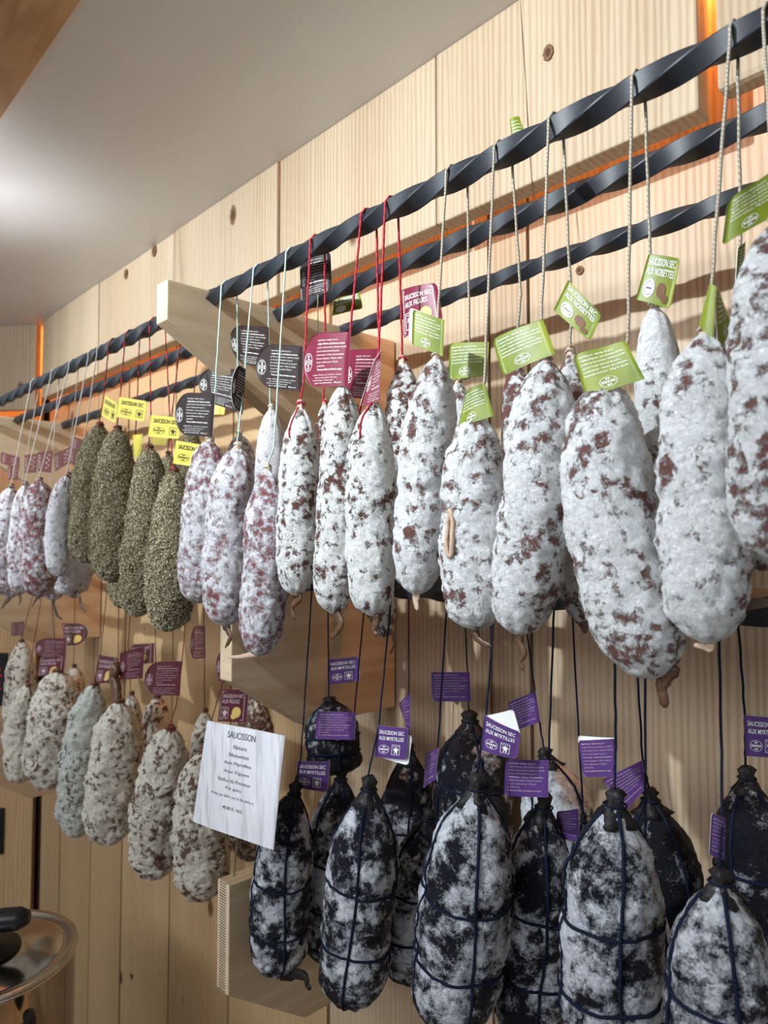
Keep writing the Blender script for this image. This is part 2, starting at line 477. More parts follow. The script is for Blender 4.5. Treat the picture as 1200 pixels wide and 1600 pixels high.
rail(-0.55, B2T+0.02, *Q1, 0.0185, 'black iron bar of the lower row carrying the blueberry sausages in front', 0.3)
rail(-0.55, B2T+0.02, *Q2, 0.0185, 'black iron bar of the lower row running close to the wall', 0.9)

def bracket(t, poly, label, teeth=False, rails=()):
    th = 0.034
    o3 = np.array([-t-th/2, A_W-0.003, 1.5+poly[0][1]])
    e = empty('shelf_bracket', o3, label, 'bracket', 'wooden brackets holding the bars')
    n = len(poly)
    V = [(-t, a, 1.5+z) for a, z in poly]+[(-t-th, a, 1.5+z) for a, z in poly]
    Fc = [tuple(range(n)), tuple(range(2*n-1, n-1, -1))]
    fm = [0, 0]
    for i in range(n):
        j = (i+1) % n; Fc.append((i, i+n, j+n, j))
        fm.append(1 if (abs(poly[i][0]-poly[j][0]) < 1e-6 and poly[i][0] < 0.7) else 0)
    bevel(mesh_obj('board', V, Fc, M['pine_bracket'], e, False, o3, [M['end_grain']], fm), 0.0015)
    if teeth:
        a0 = poly[0][0]; z1, z0 = poly[0][1], poly[-1][1]
        parts = []
        nt = 40
        for i in range(nt):
            z = 1.5+z0+(z1-z0)*(i+0.6)/nt
            parts.append(box_vf(-t-th*0.78, -t-th*0.26, a0-0.0005, a0+0.001, z-0.0006, z+0.0006))
        v, f = merge(parts)
        j = mesh_obj('finger_joint', v, f, M['joint_dark'], e, False, o3); j['kind'] = 'stuff'
    return e
P1 = [(0.475, 0.390), (0.942, 0.390), (0.942, 0.175), (0.735, 0.175), (0.475, 0.330)]
P2 = [(0.589, -0.045), (0.942, -0.045), (0.942, -0.305), (0.735, -0.305), (0.589, -0.212)]
P3 = [(0.589, -0.520), (0.942, -0.520), (0.942, -0.780), (0.735, -0.780), (0.589, -0.683)]
bracket(BT, P1, 'pale pine bracket with slanted underside at the end of the upper right bars')
bracket(BT, P2, 'pine bracket of the lower row, above the paper price sign')
bracket(BT, P3, 'low pine bracket with toothed finger-joint end below the paper sign', True)
bracket(B2T, P1, 'far pine bracket behind the white strings at the left edge')
bracket(B2T, P2, 'far pine bracket of the lower row, hidden behind sausages at left')
bracket(B2T, P3, 'far low pine bracket in the corner beside the dark posters')

# ------------------------------------------------------------------ sausages
PROF = {
 'hazel': [(0, .16), (.02, .34), (.05, .52), (.10, .70), (.17, .85), (.27, .95), (.40, 1), (.72, 1), (.84, .95), (.92, .80), (.97, .55), (.99, .32), (1, .08)],
 'fig':   [(0, .12), (.025, .28), (.07, .50), (.14, .74), (.22, .89), (.34, .97), (.50, 1), (.80, .98), (.90, .86), (.96, .62), (.985, .38), (1, .08)],
 'round': [(0, .14), (.02, .34), (.06, .56), (.12, .76), (.22, .91), (.36, .98), (.55, 1), (.76, .98), (.87, .90), (.94, .72), (.98, .45), (1, .08)],
 'herb':  [(0, .20), (.03, .40), (.09, .58), (.2, .76), (.36, .89), (.55, .97), (.72, 1), (.85, .93), (.94, .72), (.98, .48), (1, .12)],
 'rustic':[(0, .14), (.03, .36), (.08, .58), (.16, .77), (.30, .92), (.50, 1), (.78, .98), (.89, .86), (.96, .58), (.985, .36), (1, .06)],
 'berry': [(0, .09), (.05, .14), (.08, .18), (.12, .38), (.18, .62), (.26, .82), (.36, .94), (.50, 1), (.80, .99), (.90, .89), (.955, .66), (.985, .40), (1, .06)],
}
def prof(kind, s):
    P = PROF[kind]; xs = np.array([p[0] for p in P]); ys = np.array([p[1] for p in P])
    g = np.linspace(0, 1, 201); y = np.interp(g, xs, ys)
    yk = np.convolve(np.pad(y, 3, mode='edge'), np.array([1, 2, 3, 4, 3, 2, 1])/16, 'valid')
    return np.interp(s, g, yk)

_rs = np.random.RandomState(11)
_perm = _rs.permutation(256); _perm = np.concatenate([_perm, _perm, _perm])
_grad = _rs.normal(size=(256, 3)); _grad /= np.linalg.norm(_grad, axis=1)[:, None]
def pnoise(P):
    """gradient noise for an array of points"""
    I = np.floor(P).astype(int); f = P-I; I &= 255
    u = f*f*f*(f*(f*6-15)+10)
    out = 0
    for dx in (0, 1):
        for dy in (0, 1):
            for dz in (0, 1):
                h = _perm[_perm[_perm[(I[:, 0]+dx) & 255]+((I[:, 1]+dy) & 255)]+((I[:, 2]+dz) & 255)] & 255
                d = np.einsum('ij,ij->i', _grad[h], f-np.array([dx, dy, dz]))
                w = (u[:, 0] if dx else 1-u[:, 0])*(u[:, 1] if dy else 1-u[:, 1])*(u[:, 2] if dz else 1-u[:, 2])
                out = out+w*d
    return out*1.5

class Body:
    """surface of one sausage: centre line in a plane parallel to the wall, round section"""
    def __init__(s, kind, top, bot, w, a, bend=0, seed=0, lump=0.05, creases=(), grooves=None, s0=0.0, da=0.0):
        s.kind = kind; s.seed = seed
        T, B = PX(*top, a), PX(*bot, a+da)
        mid = PX((top[0]+bot[0])/2+bend, (top[1]+bot[1])/2, a+da/2)
        s.T, s.B, s.Cq = T, B, 2*mid-0.5*(T+B)
        s.R = 0.5*w/F_PX*depth_of(mid)
        s.lump = lump; s.creases = creases; s.grooves = grooves; s.s0 = s0
        s.len = np.linalg.norm(T-B)
    def axes(s, q):
        q = np.asarray(q, float)[:, None]
        p = (1-q)**2*s.T+2*q*(1-q)*s.Cq+q*q*s.B
        t = 2*(1-q)*(s.Cq-s.T)+2*q*(s.B-s.Cq); t /= np.linalg.norm(t, axis=1)[:, None]
        e1 = np.cross(t, np.array([0, 1.0, 0])); e1 /= np.linalg.norm(e1, axis=1)[:, None]
        return p, t, e1, np.cross(t, e1)
    def axis(s, q):
        return tuple(x[0] for x in s.axes([q]))
    def points(s, q, ang, extra=0.0):
        q = np.asarray(q, float); ang = np.asarray(ang, float)
        p, t, e1, e2 = s.axes(q)
        d = e1*np.cos(ang)[:, None]+e2*np.sin(ang)[:, None]
        r = s.R*prof(s.kind, q)
        base = p+d*r[:, None]
        sd = s.seed*7.31
        k_ = 1+s.lump*(1.2*pnoise(base*24+[sd, 0, sd])+0.8*pnoise(base*65+[0, sd, 0])+0.55*pnoise(base*150+[0, 0, sd])+0.45*pnoise(base*330+[sd, 0, 0]))
        for cs, cd, cw in s.creases:
            x = (q-cs-0.025*np.sin(ang+s.seed)-0.01*np.sin(ang*3+s.seed))/cw
            k_ = k_-cd*np.exp(-x*x)*(0.6+0.4*np.cos(ang-1.1))
        if s.grooves:
            nv, ph, rings, gd = s.grooves
            if nv:
                x = np.sin((ang-ph)*nv/2)/nv*2
                k_ = k_-gd*np.exp(-(x*r/0.0065)**2)
            for rs in rings:
                x = (q-rs)*s.len/0.0085
                k_ = k_-gd*0.9*np.exp(-x*x)
        w = np.where(q < 0.14, (0.14-q)/0.14, np.where(q > 0.9, (q-0.9)/0.1, 0))
        k_ = k_+0.08*np.sin(ang*7+s.seed+3*np.sin(ang))*np.clip(w, 0, 1)
        return p+d*(r*np.maximum(k_, 0.3)+extra)[:, None]
    def vf(s, rings=64, segs=48):
        x = np.arange(rings+1)/rings
        qs = s.s0+(1-s.s0)*((0.5-0.5*np.cos(math.pi*x))*0.6+0.4*x)
        Q, A = np.meshgrid(qs, 2*math.pi*np.arange(segs)/segs, indexing='ij')
        V = s.points(Q.ravel(), A.ravel())
        i, k_ = np.meshgrid(np.arange(rings), np.arange(segs), indexing='ij')
        a, b = (i*segs+k_).ravel(), (i*segs+(k_+1) % segs).ravel()
        Fc = np.column_stack([b, b+segs, a+segs, a]).tolist()
        n = len(V); V = np.vstack([V, s.axis(s.s0)[0], s.axis(1.0)[0]])
        for k_ in range(segs):
            Fc.append((n, (k_+1) % segs, k_)); o = rings*segs
            Fc.append((n+1, o+k_, o+(k_+1) % segs))
        return V, Fc

def crumple_vf(pts, rad, sides=14, amp=0.25, seed=0, flat=1.0):
    V, Fc = tube_vf(pts, rad, sides, True, flat)
    V = [np.asarray(v, float) for v in V]; n = len(pts)
    out = []
    for i, v in enumerate(V):
        c = np.asarray(pts[min(i//sides, n-1)], float); r = np.linalg.norm(v-c)
        k_ = 1+amp*mnoise.noise(Vector(v*320)+Vector((seed, seed, 0)))+amp*0.5*math.sin((i % sides)*2*math.pi/sides*4+seed+i//sides*0.7)
        out.append(c+(v-c)*k_)
    return out, Fc

def spline(pts, n=5):
    P = [np.asarray(p, float) for p in pts]
    if len(P) < 3: 
        return [P[0]+(P[-1]-P[0])*i/n for i in range(n+1)]
    P = [2*P[0]-P[1]]+P+[2*P[-1]-P[-2]]
    out = []
    for i in range(1, len(P)-2):
        for j in range(n):
            t = j/n
            out.append(0.5*((2*P[i])+(-P[i-1]+P[i+1])*t+(2*P[i-1]-5*P[i]+4*P[i+1]-P[i+2])*t*t+(-P[i-1]+3*P[i]-3*P[i+1]+P[i+2])*t**3))
    out.append(P[-2]); return out

# ---- printed cards -------------------------------------------------------
_txt = {}
def text_geo(body, bold=0.0):
    key = (body, bold)
    if key in _txt: return _txt[key]
    cu = bpy.data.curves.new('lettering', 'FONT'); cu.body = body; cu.resolution_u = 3 if len(body) < 15 else 1
    cu.offset = bold; cu.fill_mode = 'FRONT' if hasattr(cu, 'fill_mode') else cu.fill_mode
    ob = bpy.data.objects.new('lettering', cu); C.objects.link(ob)
    bpy.context.view_layer.update()
    me = ob.to_mesh()
    V = np.array([(v.co.x, v.co.y) for v in me.vertices]) if len(me.vertices) else np.zeros((0, 2))
    Fc = [tuple(p.vertices) for p in me.polygons]
    ob.to_mesh_clear(); bpy.data.objects.remove(ob); bpy.data.curves.remove(cu)
    if len(V):
        lo, hi = V.min(0), V.max(0); V = (V-lo)/np.maximum(hi-lo, 1e-6)
    _txt[key] = (V, Fc); return _txt[key]

def place(g, x0, y0, x1, y1):
    V, Fc = g
    return np.column_stack([x0+V[:, 0]*(x1-x0), y0+V[:, 1]*(y1-y0)]), Fc
def rect2(x0, y0, x1, y1): return np.array([(x0, y0), (x1, y0), (x1, y1), (x0, y1)]), [(0, 1, 2, 3)]
def ring2(cx, cy, rx, ry, th, n=22):
    V = [(cx+rx*math.cos(2*math.pi*i/n), cy+ry*math.sin(2*math.pi*i/n)) for i in range(n)]
    V += [(cx+(rx-th)*math.cos(2*math.pi*i/n), cy+(ry-th*ry/rx)*math.sin(2*math.pi*i/n)) for i in range(n)]
    return np.array(V), [(i, (i+1) % n, n+(i+1) % n, n+i) for i in range(n)]
def disc2(cx, cy, rx, ry, n=16):
    return np.array([(cx+rx*math.cos(2*math.pi*i/n), cy+ry*math.sin(2*math.pi*i/n)) for i in range(n)]), [tuple(range(n))]
def frame2(x0, y0, x1, y1, t, ta):
    return [rect2(x0, y0, x1, y0+ta), rect2(x0, y1-ta, x1, y1), rect2(x0, y0, x0+t, y1), rect2(x1-t, y0, x1, y1)]
def join2(L):
    V, Fc = [], []
    for v, f in L:
        n = sum(len(x) for x in V); V.append(np.asarray(v)); Fc += [tuple(i+n for i in q) for q in f]
    return (np.vstack(V) if V else np.zeros((0, 2))), Fc
def oval_mark(cx, cy, rx, ry):
    """oval badge holding a cross of small block letters"""
    L = [ring2(cx, cy, rx, ry, rx*0.07)]
    for i in range(5):
        x = cx+(i-2)*rx*0.32
        L.append(rect2(x-rx*0.11, cy-ry*0.20, x+rx*0.11, cy+ry*0.20))
    for sy in (-1, 1):
        for i in (-1, 1):
            x = cx+i*rx*0.14
            L.append(rect2(x-rx*0.10, cy+sy*ry*0.58-ry*0.15, x+rx*0.10, cy+sy*ry*0.58+ry*0.15))
    return L
def shield(x0, y0, x1, y1):
    w, h = x1-x0, y1-y0
    L = frame2(x0, y0, x1, y1, w*0.05, h*0.04)
    for i in range(3): L.append(disc2(x0+w*(0.26+0.24*i), y0+h*0.83, w*0.07, h*0.05, 5))
    beast = [(.30, .12), (.42, .12), (.46, .30), (.58, .26), (.60, .12), (.74, .12), (.70, .36), (.78, .50), (.88, .42), (.84, .62),
             (.70, .60), (.62, .72), (.44, .74), (.40, .62), (.22, .68), (.26, .56), (.16, .44), (.34, .46), (.36, .32)]
    L.append((np.array([(x0+w*x, y0+h*y) for x, y in beast]), [tuple(range(len(beast)))]))
    return L
FINE = ['Ingrédients : viande de porc', 'origine France, sel, lactose, sucres', 'poudre de lait écrémé, dextrose de blé',
        'épices, boyau naturel de porc,', 'conservateur : nitrate de potassium.', 'Ferments lactiques. 170g de viande',
        'de porc utilisée pour 100g de', 'produit fini', 'Traces possibles de fruits à coque']
def card_fine(kind):
    """small print side"""
    L = []
    if kind == 'green':
        for i in range(6):
            y = 0.90-i*0.088
            L.append(place(text_geo(FINE[i], 0.02), 0.10, y-0.055, 0.10+0.80*min(1, len(FINE[i])/37+0.05), y))
        L += oval_mark(0.46, 0.19, 0.15, 0.125)
    elif kind == 'purple':
        for i in range(9):
            y = 0.92-i*0.092
            L.append(place(text_geo(FINE[i], 0.01 if i % 4 else 0.03), 0.09, y-0.05, 0.09+0.84*min(1, len(FINE[i])/38+0.03), y))
    else:
        for i in range(9):
            y = 0.88-i*0.068
            L.append(place(text_geo(FINE[i], 0.03 if i in (1, 8) else 0.0), 0.34+0.03*abs(i-4)/4, y-0.042, 0.34+0.60*min(1, len(FINE[i])/38), y))
        for i in range(4):
            y = 0.235-i*0.05
            L.append(place(text_geo(FINE[(i*2+1) % 9], 0.0), 0.28+0.05*(i % 2), y-0.034, 0.88-0.08*(i % 3), y))
        V, Fc = join2(oval_mark(0, 0, 1, 1))
        V = np.column_stack([0.155+V[:, 1]*0.095, 0.47-V[:, 0]*0.17])
        L.append((V, Fc))
    return L
def card_title(kind):
    L, extra = [], []
    if kind == 'green':
        L.append(place(text_geo('SAUCISSON SEC', 0.012), 0.10, 0.78, 0.92, 0.93))
        L.append(place(text_geo('AUX NOISETTES', 0.012), 0.10, 0.58, 0.92, 0.73))
        L.append(disc2(0.30, 0.30, 0.17, 0.20))
        extra = [('ink_nut', [disc2(0.66, 0.30, 0.13, 0.16), disc2(0.80, 0.15, 0.09, 0.09)]),
                 ('ink_dark', [ring2(0.30, 0.30, 0.13, 0.15, 0.012), rect2(0.22, 0.28, 0.38, 0.32)])]
    elif kind == 'maroon' or kind == 'wine':
        L += frame2(0.05, 0.06, 0.90, 0.94, 0.012, 0.012)
        L.append(place(text_geo('SAUCISSON SEC', 0.01), 0.10, 0.74, 0.86, 0.85))
        L.append(place(text_geo('AUX FIGUES', 0.01), 0.10, 0.57, 0.74, 0.69))
        L += shield(0.10, 0.10, 0.38, 0.46)
        extra = [('ink_fig', [disc2(0.66, 0.30, 0.15, 0.17), disc2(0.58, 0.18, 0.10, 0.09)])]
    elif kind == 'yellow':
        L.append(place(text_geo('SAUCISSON SEC', 0.012), 0.14, 0.66, 0.90, 0.86))
        L += oval_mark(0.36, 0.32, 0.20, 0.17)
        L += shield(0.70, 0.14, 0.90, 0.52)
    elif kind == 'purple':
        L.append(place(text_geo('SAUCISSON SEC', 0.012), 0.09, 0.75, 0.90, 0.87))
        L.append(place(text_geo('AUX MYRTILLES', 0.012), 0.09, 0.56, 0.90, 0.68))
        L += oval_mark(0.30, 0.27, 0.18, 0.14)
        L += shield(0.56, 0.12, 0.80, 0.44)
    elif kind == 'brown':
        for i in range(6):
            L.append(rect2(0.12, 0.80-i*0.12, 0.88-0.12*(i % 2), 0.825-i*0.12))
    return L, extra

class Patch:
    def __init__(s, cs, al, ar, curl=0.0, wave=0.0):
        TL, TR, BR, BL = cs
        s.c = [PX(*TL, al), PX(*TR, ar), PX(*BR, ar), PX(*BL, al)]
        n = np.cross(s.c[1]-s.c[0], s.c[3]-s.c[0]); n /= np.linalg.norm(n)
        if np.dot(n, CAM-s.c[0]) < 0: n = -n
        s.n = n; s.curl = curl; s.wave = wave
    def __call__(s, uv, off=0.0):
        u, v = uv[:, 0:1], uv[:, 1:2]
        top = s.c[0]*(1-u)+s.c[1]*u; bot = s.c[3]*(1-u)+s.c[2]*u
        p = bot*(1-v)+top*v
        h = s.curl*np.sin(np.pi*u)+s.wave*np.sin(2*np.pi*u+1.0)*(0.5+0.5*v)
        return p+s.n*(h+off)

def card_vf(patch, free='L', ru=0.08, rv=0.12, nu=10, nv=14):
    rows = []
    for j in range(nv+1):
        v = 0.5-0.5*math.cos(math.pi*j/nv)
        x = max(0.0, (abs(v-0.5)-(0.5-rv))/rv)
        cut = ru*(1-math.sqrt(max(0, 1-x*x)))
        rows.append([(cut+(1-cut)*i/nu, v) if free == 'L' else ((1-cut)*i/nu, v) for i in range(nu+1)])
    uv = np.array([p for r in rows for p in r])
    fr, bk = patch(uv, 0.0), patch(uv, -0.0005)
    n = len(uv); w = nu+1
    Fc, fm = [], []
    flip = np.dot(np.cross(patch.c[1]-patch.c[0], patch.c[3]-patch.c[0]), patch.n) < 0
    for j in range(nv):
        for i in range(nu):
            q = (j*w+i, j*w+i+1, (j+1)*w+i+1, (j+1)*w+i)
            Fc.append(q if flip else q[::-1]); fm.append(0)
            q2 = tuple(n+x for x in q)
            Fc.append(q2[::-1] if flip else q2); fm.append(1)
    loop = [i for i in range(w)]+[j*w+nu for j in range(1, nv+1)]+[nv*w+i for i in range(nu-1, -1, -1)]+[j*w for j in range(nv-1, 0, -1)]
    for a, b in zip(loop, loop[1:]+loop[:1]):
        Fc.append((a, b, n+b, n+a)); fm.append(1)
    return np.vstack([fr, bk]), Fc, fm

OVAL = dict(ru=0.42, rv=0.5)
def add_tag(parent, o3, kind, side, cs, al, ar=None, free='L', curl=0.0015, wave=0.0, oval=False, flap=None, ink=None):
    ar = al if ar is None else ar
    p = Patch(cs, al, ar, curl, wave)
    sh = OVAL if oval else {}
    V, Fc, fm = card_vf(p, free, **sh)
    t = mesh_obj('tag', V, Fc, M['t_'+kind], parent, True, o3, [M['white_card']], fm)
    extra = []
    if side == 'fine': L = card_fine(kind)
    elif side == 'title': L, extra = card_title(kind)
    else: L = []
    inkm = ink or ('ink_black' if kind == 'yellow' else 'ink_dim' if kind in ('brown', 'purple') and side == 'fine' or kind in ('wine', 'brown') else 'ink_white')
    def emit(name, L_, mat, off):
        v2, f2 = join2(L_)
        if not len(v2): return
        P3 = p(v2, off)
        # keep the print facing the viewer
        mesh_obj(name, P3, f2, M[mat], t, False, o3)
    if L: emit('print', L, inkm, 0.0005)
    for mat, L_ in extra: emit('picture', L_, mat, 0.0005 if mat == 'ink_nut' or mat == 'ink_fig' else 0.0009)
    if flap:
        pf = Patch(flap, al+0.004, ar+0.004, curl)
        V, Fc, fm = card_vf(pf, free)
        mesh_obj('tag_flap', V, Fc, M['white_card'], t, True, o3)
    return t

RAILS = {'R1': R1, 'R2': R2, 'R3': R3, 'Q1': Q1, 'Q2': Q2}
SKIN = {'hazel': 'hazel', 'fig': 'fig', 'pink': 'pink', 'rustic': 'rustic', 'grey': 'grey', 'berry': 'berry', 'herb': 'herb'}
count = [0]
def sausage(kind, label, top, bot, w, a, rail_id, s0, back=False, string='tw_hazel', sr=0.0013, bend=0, bloom=0.56,
            tail=None, tailr=7, tailmat='casing', creases=(), tags=(), group=None, profile=None, lump=0.085, via=(), da=0.0,
            net=None, knotmat=None, name='dry_sausage', loop=False, res=None, crest=None, trail=False, scar=False):
    count[0] += 1; sd = count[0]
    res = res or ((56, 40) if back else (96, 72))
    pk = profile or {'hazel': 'hazel', 'fig': 'fig', 'pink': 'round', 'rustic': 'rustic', 'grey': 'rustic', 'berry': 'berry', 'herb': 'herb'}[kind]
    grooves = None
    if net: grooves = (net[0], net[1], net[2], 0.055)
    B = Body(pk, top, bot, w, a, bend, sd, lump, creases, grooves, 0.07 if kind == 'berry' else 0.0, da)
    org = np.array([B.B[0], B.B[1], B.B[2]])
    e = empty(name, org, label, 'sausage', group)
    v, f = B.vf(*res)
    body = mesh_obj('body', v, f, M[SKIN[kind]], e, True, org)
    body['bloom'] = bloom
    # gathered casing at the top
    t_, ax = B.T, B.axis(0.02)[1]
    km = knotmat or ('casing_black' if kind == 'berry' else 'casing_pale' if kind in ('hazel', 'fig', 'pink') else 'casing')
    if kind == 'berry':
        qs = [0.0, 0.02, 0.045, 0.07, 0.095, 0.125]
        pts = [B.axis(q)[0] for q in qs]; kr = B.R
        v, f = crumple_vf(pts, [kr*0.10, kr*0.20, kr*0.14, kr*0.19, kr*0.27, kr*0.42], 18, 0.42, sd*1.7)
    else:
        L_ = 0.009
        pts = [t_+ax*0.012, t_+ax*0.005, t_-ax*L_*0.35, t_-ax*L_*0.7, t_-ax*L_]
        kr = B.R*0.20
        v, f = crumple_vf(pts, [kr*1.35, kr*1.0, kr*0.75, kr*0.9, kr*0.6], 14, 0.35, sd*1.7)
    mesh_obj('casing_knot', v, f, M[km], e, True, org)
    if tail:
        pts = spline([B.axis(0.985)[0]]+[PX(x, y, a+da) for x, y in tail], 5)
        n = len(pts); d = depth_of(pts[-1])/F_PX
        rr = [tailr*d*(1.3-0.9*(i/(n-1))**0.8) for i in range(n)]; rr[-1] *= 0.5
        v, f = crumple_vf(pts, rr, 10, 0.35, sd, 0.4)
        mesh_obj('casing_tail', v, f, M[tailmat], e, True, org)
    if kind == 'herb':
        rg = np.random.RandomState(sd); n0 = 13000
        q = rg.uniform(0.012, 0.99, n0); ang = rg.uniform(0, 2*math.pi, n0)
        keep = rg.uniform(0, 1, n0) < prof(pk, q); q, ang = q[keep], ang[keep]; n0 = len(q)
        p = B.points(q, ang, 0.0005)
        _, t, e1, e2 = B.axes(q); c_, s_ = np.cos(ang)[:, None], np.sin(ang)[:, None]
        nrm = e1*c_+e2*s_; tw = -e1*s_+e2*c_
        al = rg.uniform(0, math.pi, n0)[:, None]; d1 = t*np.cos(al)+tw*np.sin(al); d2 = np.cross(nrm, d1)
        d1 = d1+nrm*rg.uniform(-.45, .45, n0)[:, None]
        l_, w_ = rg.uniform(.0013, .0028, n0)[:, None], rg.uniform(.0005, .0010, n0)[:, None]
        V = np.stack([p-d1*l_, p+d2*w_+nrm*.0007, p+d1*l_, p-d2*w_+nrm*.0007], 1).reshape(-1, 3)
        b_ = np.arange(n0)[:, None]*4
        Fc = np.vstack([b_+[0, 1, 2], b_+[0, 2, 3]]).tolist()
        h = mesh_obj('herb_coating', V, Fc, M['leaf'], e, False, org); h['kind'] = 'stuff'
    if net:
        nv, ph, rings, _ = net
        r = 0.0018
        for k_ in range(nv):
            ang = ph+2*math.pi*k_/nv
            i = np.arange(35)
            pts = list(B.points(0.075+0.91*i/34, ang+0.10*np.sin(5*i/34+sd+k_), 0.0008))
            v, f = tube_vf(pts, r, 6); mesh_obj('twine', v, f, M['tw_navy'], e, True, org)
        for rs in rings:
            i = np.arange(41)
            pts = list(B.points(rs+0.012*np.sin(2*math.pi*i/40+sd), 2*math.pi*i/40, 0.0008))
            v, f = tube_vf(pts, r, 6, False); mesh_obj('twine', v, f, M['tw_navy'], e, True, org)
    if crest:
        pts = spline([PX(x, y, a) for x, y in crest], 6); n = len(pts)
        v, f = crumple_vf(pts, [0.0145*(1.0-0.25*i/n) for i in range(n)], 14, 0.22, sd, 0.75)
        mesh_obj('casing_twist', v, f, M['casing'], e, True, org)
    if trail:
        i = np.arange(16); pts = list(B.points(0.004+0.17*i/15, 1.25+0.25*np.sin(i/5), 0.001))
        v, f = tube_vf(pts, sr*0.7, 6); mesh_obj('string_end', v, f, M[string], e, True, org)
    if scar:
        i = np.arange(25)/24*2*math.pi; pts = list(B.points(0.55+0.105*np.cos(i), 1.62+0.12*np.sin(i), 0.0006))
        v, f = crumple_vf(pts, [0.0024]*25, 8, 0.3, sd); mesh_obj('casing_scar', v, f, M['casing_pale'], e, True, org)
        i = np.arange(9)/8; pts = list(B.points(0.47+0.15*i, 1.60+0.04*np.sin(i*6), -0.0010))
        v, f = crumple_vf(pts, [0.0025]*9, 8, 0.3, sd); mesh_obj('casing_tear', v, f, M['casing'], e, True, org)
    # string over the bar
    ra, rz = RAILS[rail_id]
    sg = 1 if back else -1
    p0 = PX(s0[0], s0[1], ra+sg*0.0125)
    x = p0[0]; zc = 1.5+rz
    arc = [np.array([x, ra-sg*0.002, zc+0.0145]), np.array([x, ra+sg*0.006, zc+0.0125]),
           np.array([x, ra+sg*0.0125, zc+0.004]), np.array([x, ra+sg*0.0130, zc-0.008])]
    tip = B.T+np.array([0, -0.002, 0.004])
    mids = [PX(px, py, ra+sg*0.0125+(a-ra-sg*0.0125)*fr) for px, py, fr in via]
    run = [arc[-1]]+mids+[tip]
    path = arc[:-1]
    for p, q in zip(run[:-1], run[1:]):
        nseg = 10
        path += [p+(q-p)*i/nseg+np.array([0.0004*math.sin(sd+i*1.9), 0.0004*math.cos(i*2.3+sd), 0])*(0 if i == 0 else 1) for i in range(nseg)]
    path.append(tip)
    path.append(tip+ax*0.006)
    v, f = tube_vf(path, sr, 6)
    mesh_obj('string', v, f, M[string], e, True, org)
    # knot winding round the neck
    wp = [t_-ax*0.004+np.array([math.cos(q*0.7)*kr*0.95, math.sin(q*0.7)*kr*0.95, 0.0008*(q % 9-4)/2]) for q in range(20)]
    if kind == 'berry':
        c_ = B.axis(0.06)[0]; wp = [c_+(p-(t_-ax*0.004))*0.24 for p in wp]
    v, f = tube_vf(wp, sr*0.9, 5); mesh_obj('string_knot', v, f, M[string], e, True, org)
    if loop:
        c_ = t_+np.array([0.006, -0.006, 0.008])
        lp = [c_+np.array([0.009*math.cos(q), -0.002*math.sin(q*2), 0.006*math.sin(q)])+np.array([0.008, 0, 0]) for q in np.linspace(math.pi, 3*math.pi-0.2, 16)]
        v, f = tube_vf([t_]+lp, sr, 6); mesh_obj('string_bow', v, f, M[string], e, True, org)
    for tg in tags:
        add_tag(e, org, *tg[0], **tg[1])
    return e
def TG(kind, side, cs, al, ar=None, **kw): return ((kind, side, cs, al, ar), kw)

# ---- hazelnut sausages on the upper front bar ------------------------------
G = 'white bloomed sausages with green cards on the upper front bar'
H = dict(rail_id='R1', string='tw_hazel', sr=0.0013, group=G)
sausage('hazel', 'white hazelnut sausage cut by the right picture edge, under the bent green card', (1214, 352), (1206, 872), 128, 0.488, s0=(1192, -10), bloom=0.55, bend=-4,
        tags=[TG('green', 'fine', [(1136, 316), (1216, 262), (1218, 334), (1127, 386)], 0.485, 0.500, curl=0.006, wave=0.003)], **H)
sausage('hazel', 'half hidden back sausage between the two rightmost hazelnut sausages', (1152, 505), (1192, 892), 70, 0.60, s0=(1152, 60), back=True, bloom=0.52,
        via=[(1157, 375, 0.7)], tags=[TG('green', 'fine', [(1153, 386), (1165, 376), (1161, 438), (1149, 444)], 0.585, 0.60)], **H)
sausage('hazel', 'white hazelnut sausage with deep crease, second from the right picture edge', (1104, 524), (1106, 1004), 134, 0.518, s0=(1140, 22), bloom=0.585, bend=-8, via=[(1112, 448, 0.85)],
        creases=[(.56, .13, .020), (.30, .05, .04), (.76, .05, .02)], tail=[(1110, 1012), (1098, 1010), (1084, 1008)], tailr=8, tailmat='casing_pale',
        tags=[TG('green', 'plain', [(1108, 444), (1119, 446), (1114, 528), (1092, 508)], 0.512, 0.508, curl=0.002),
              TG('green', 'fine', [(1117, 449), (1127, 464), (1143, 508), (1122, 552)], 0.511, 0.53, free='R', curl=0.001)], **H)
sausage('hazel', 'large leaning hazelnut sausage with long brown tail and crumpled green card', (944, 596), (1032, 1058), 142, 0.522, s0=(987, 100), bloom=0.56, bend=-30, via=[(981, 532, 0.8), (962, 580, 0.95)],
        tail=[(1046, 1046), (1034, 1072), (1040, 1106)], tailr=15,
        tags=[TG('green', 'fine', [(896, 556), (977, 532), (1008, 592), (916, 624)], 0.508, 0.517, curl=0.003, wave=0.002)], **H)
sausage('hazel', 'back hazelnut sausage rising behind the large leaning one, glossy title card above', (1022, 482), (1046, 900), 78, 0.60, s0=(1007, 120), back=True, bloom=0.60, via=[(1016, 400, 0.7)],
        tags=[TG('green', 'title', [(1013, 397), (1063, 404), (1047, 483), (993, 468)], 0.583, 0.588, free='R', curl=0.002)], **H)
sausage('hazel', 'shaded back hazelnut sausage with dark brown side, tilted title card above', (892, 556), (908, 972), 74, 0.605, s0=(880, 190), back=True, bloom=0.50, via=[(893, 485, 0.75)], bend=6,
        tail=[(912, 975), (914, 990)], tailr=10,
        tags=[TG('green', 'title', [(888, 437), (940, 491), (922, 533), (865, 484)], 0.585, 0.59, free='R', curl=0.003)], **H)
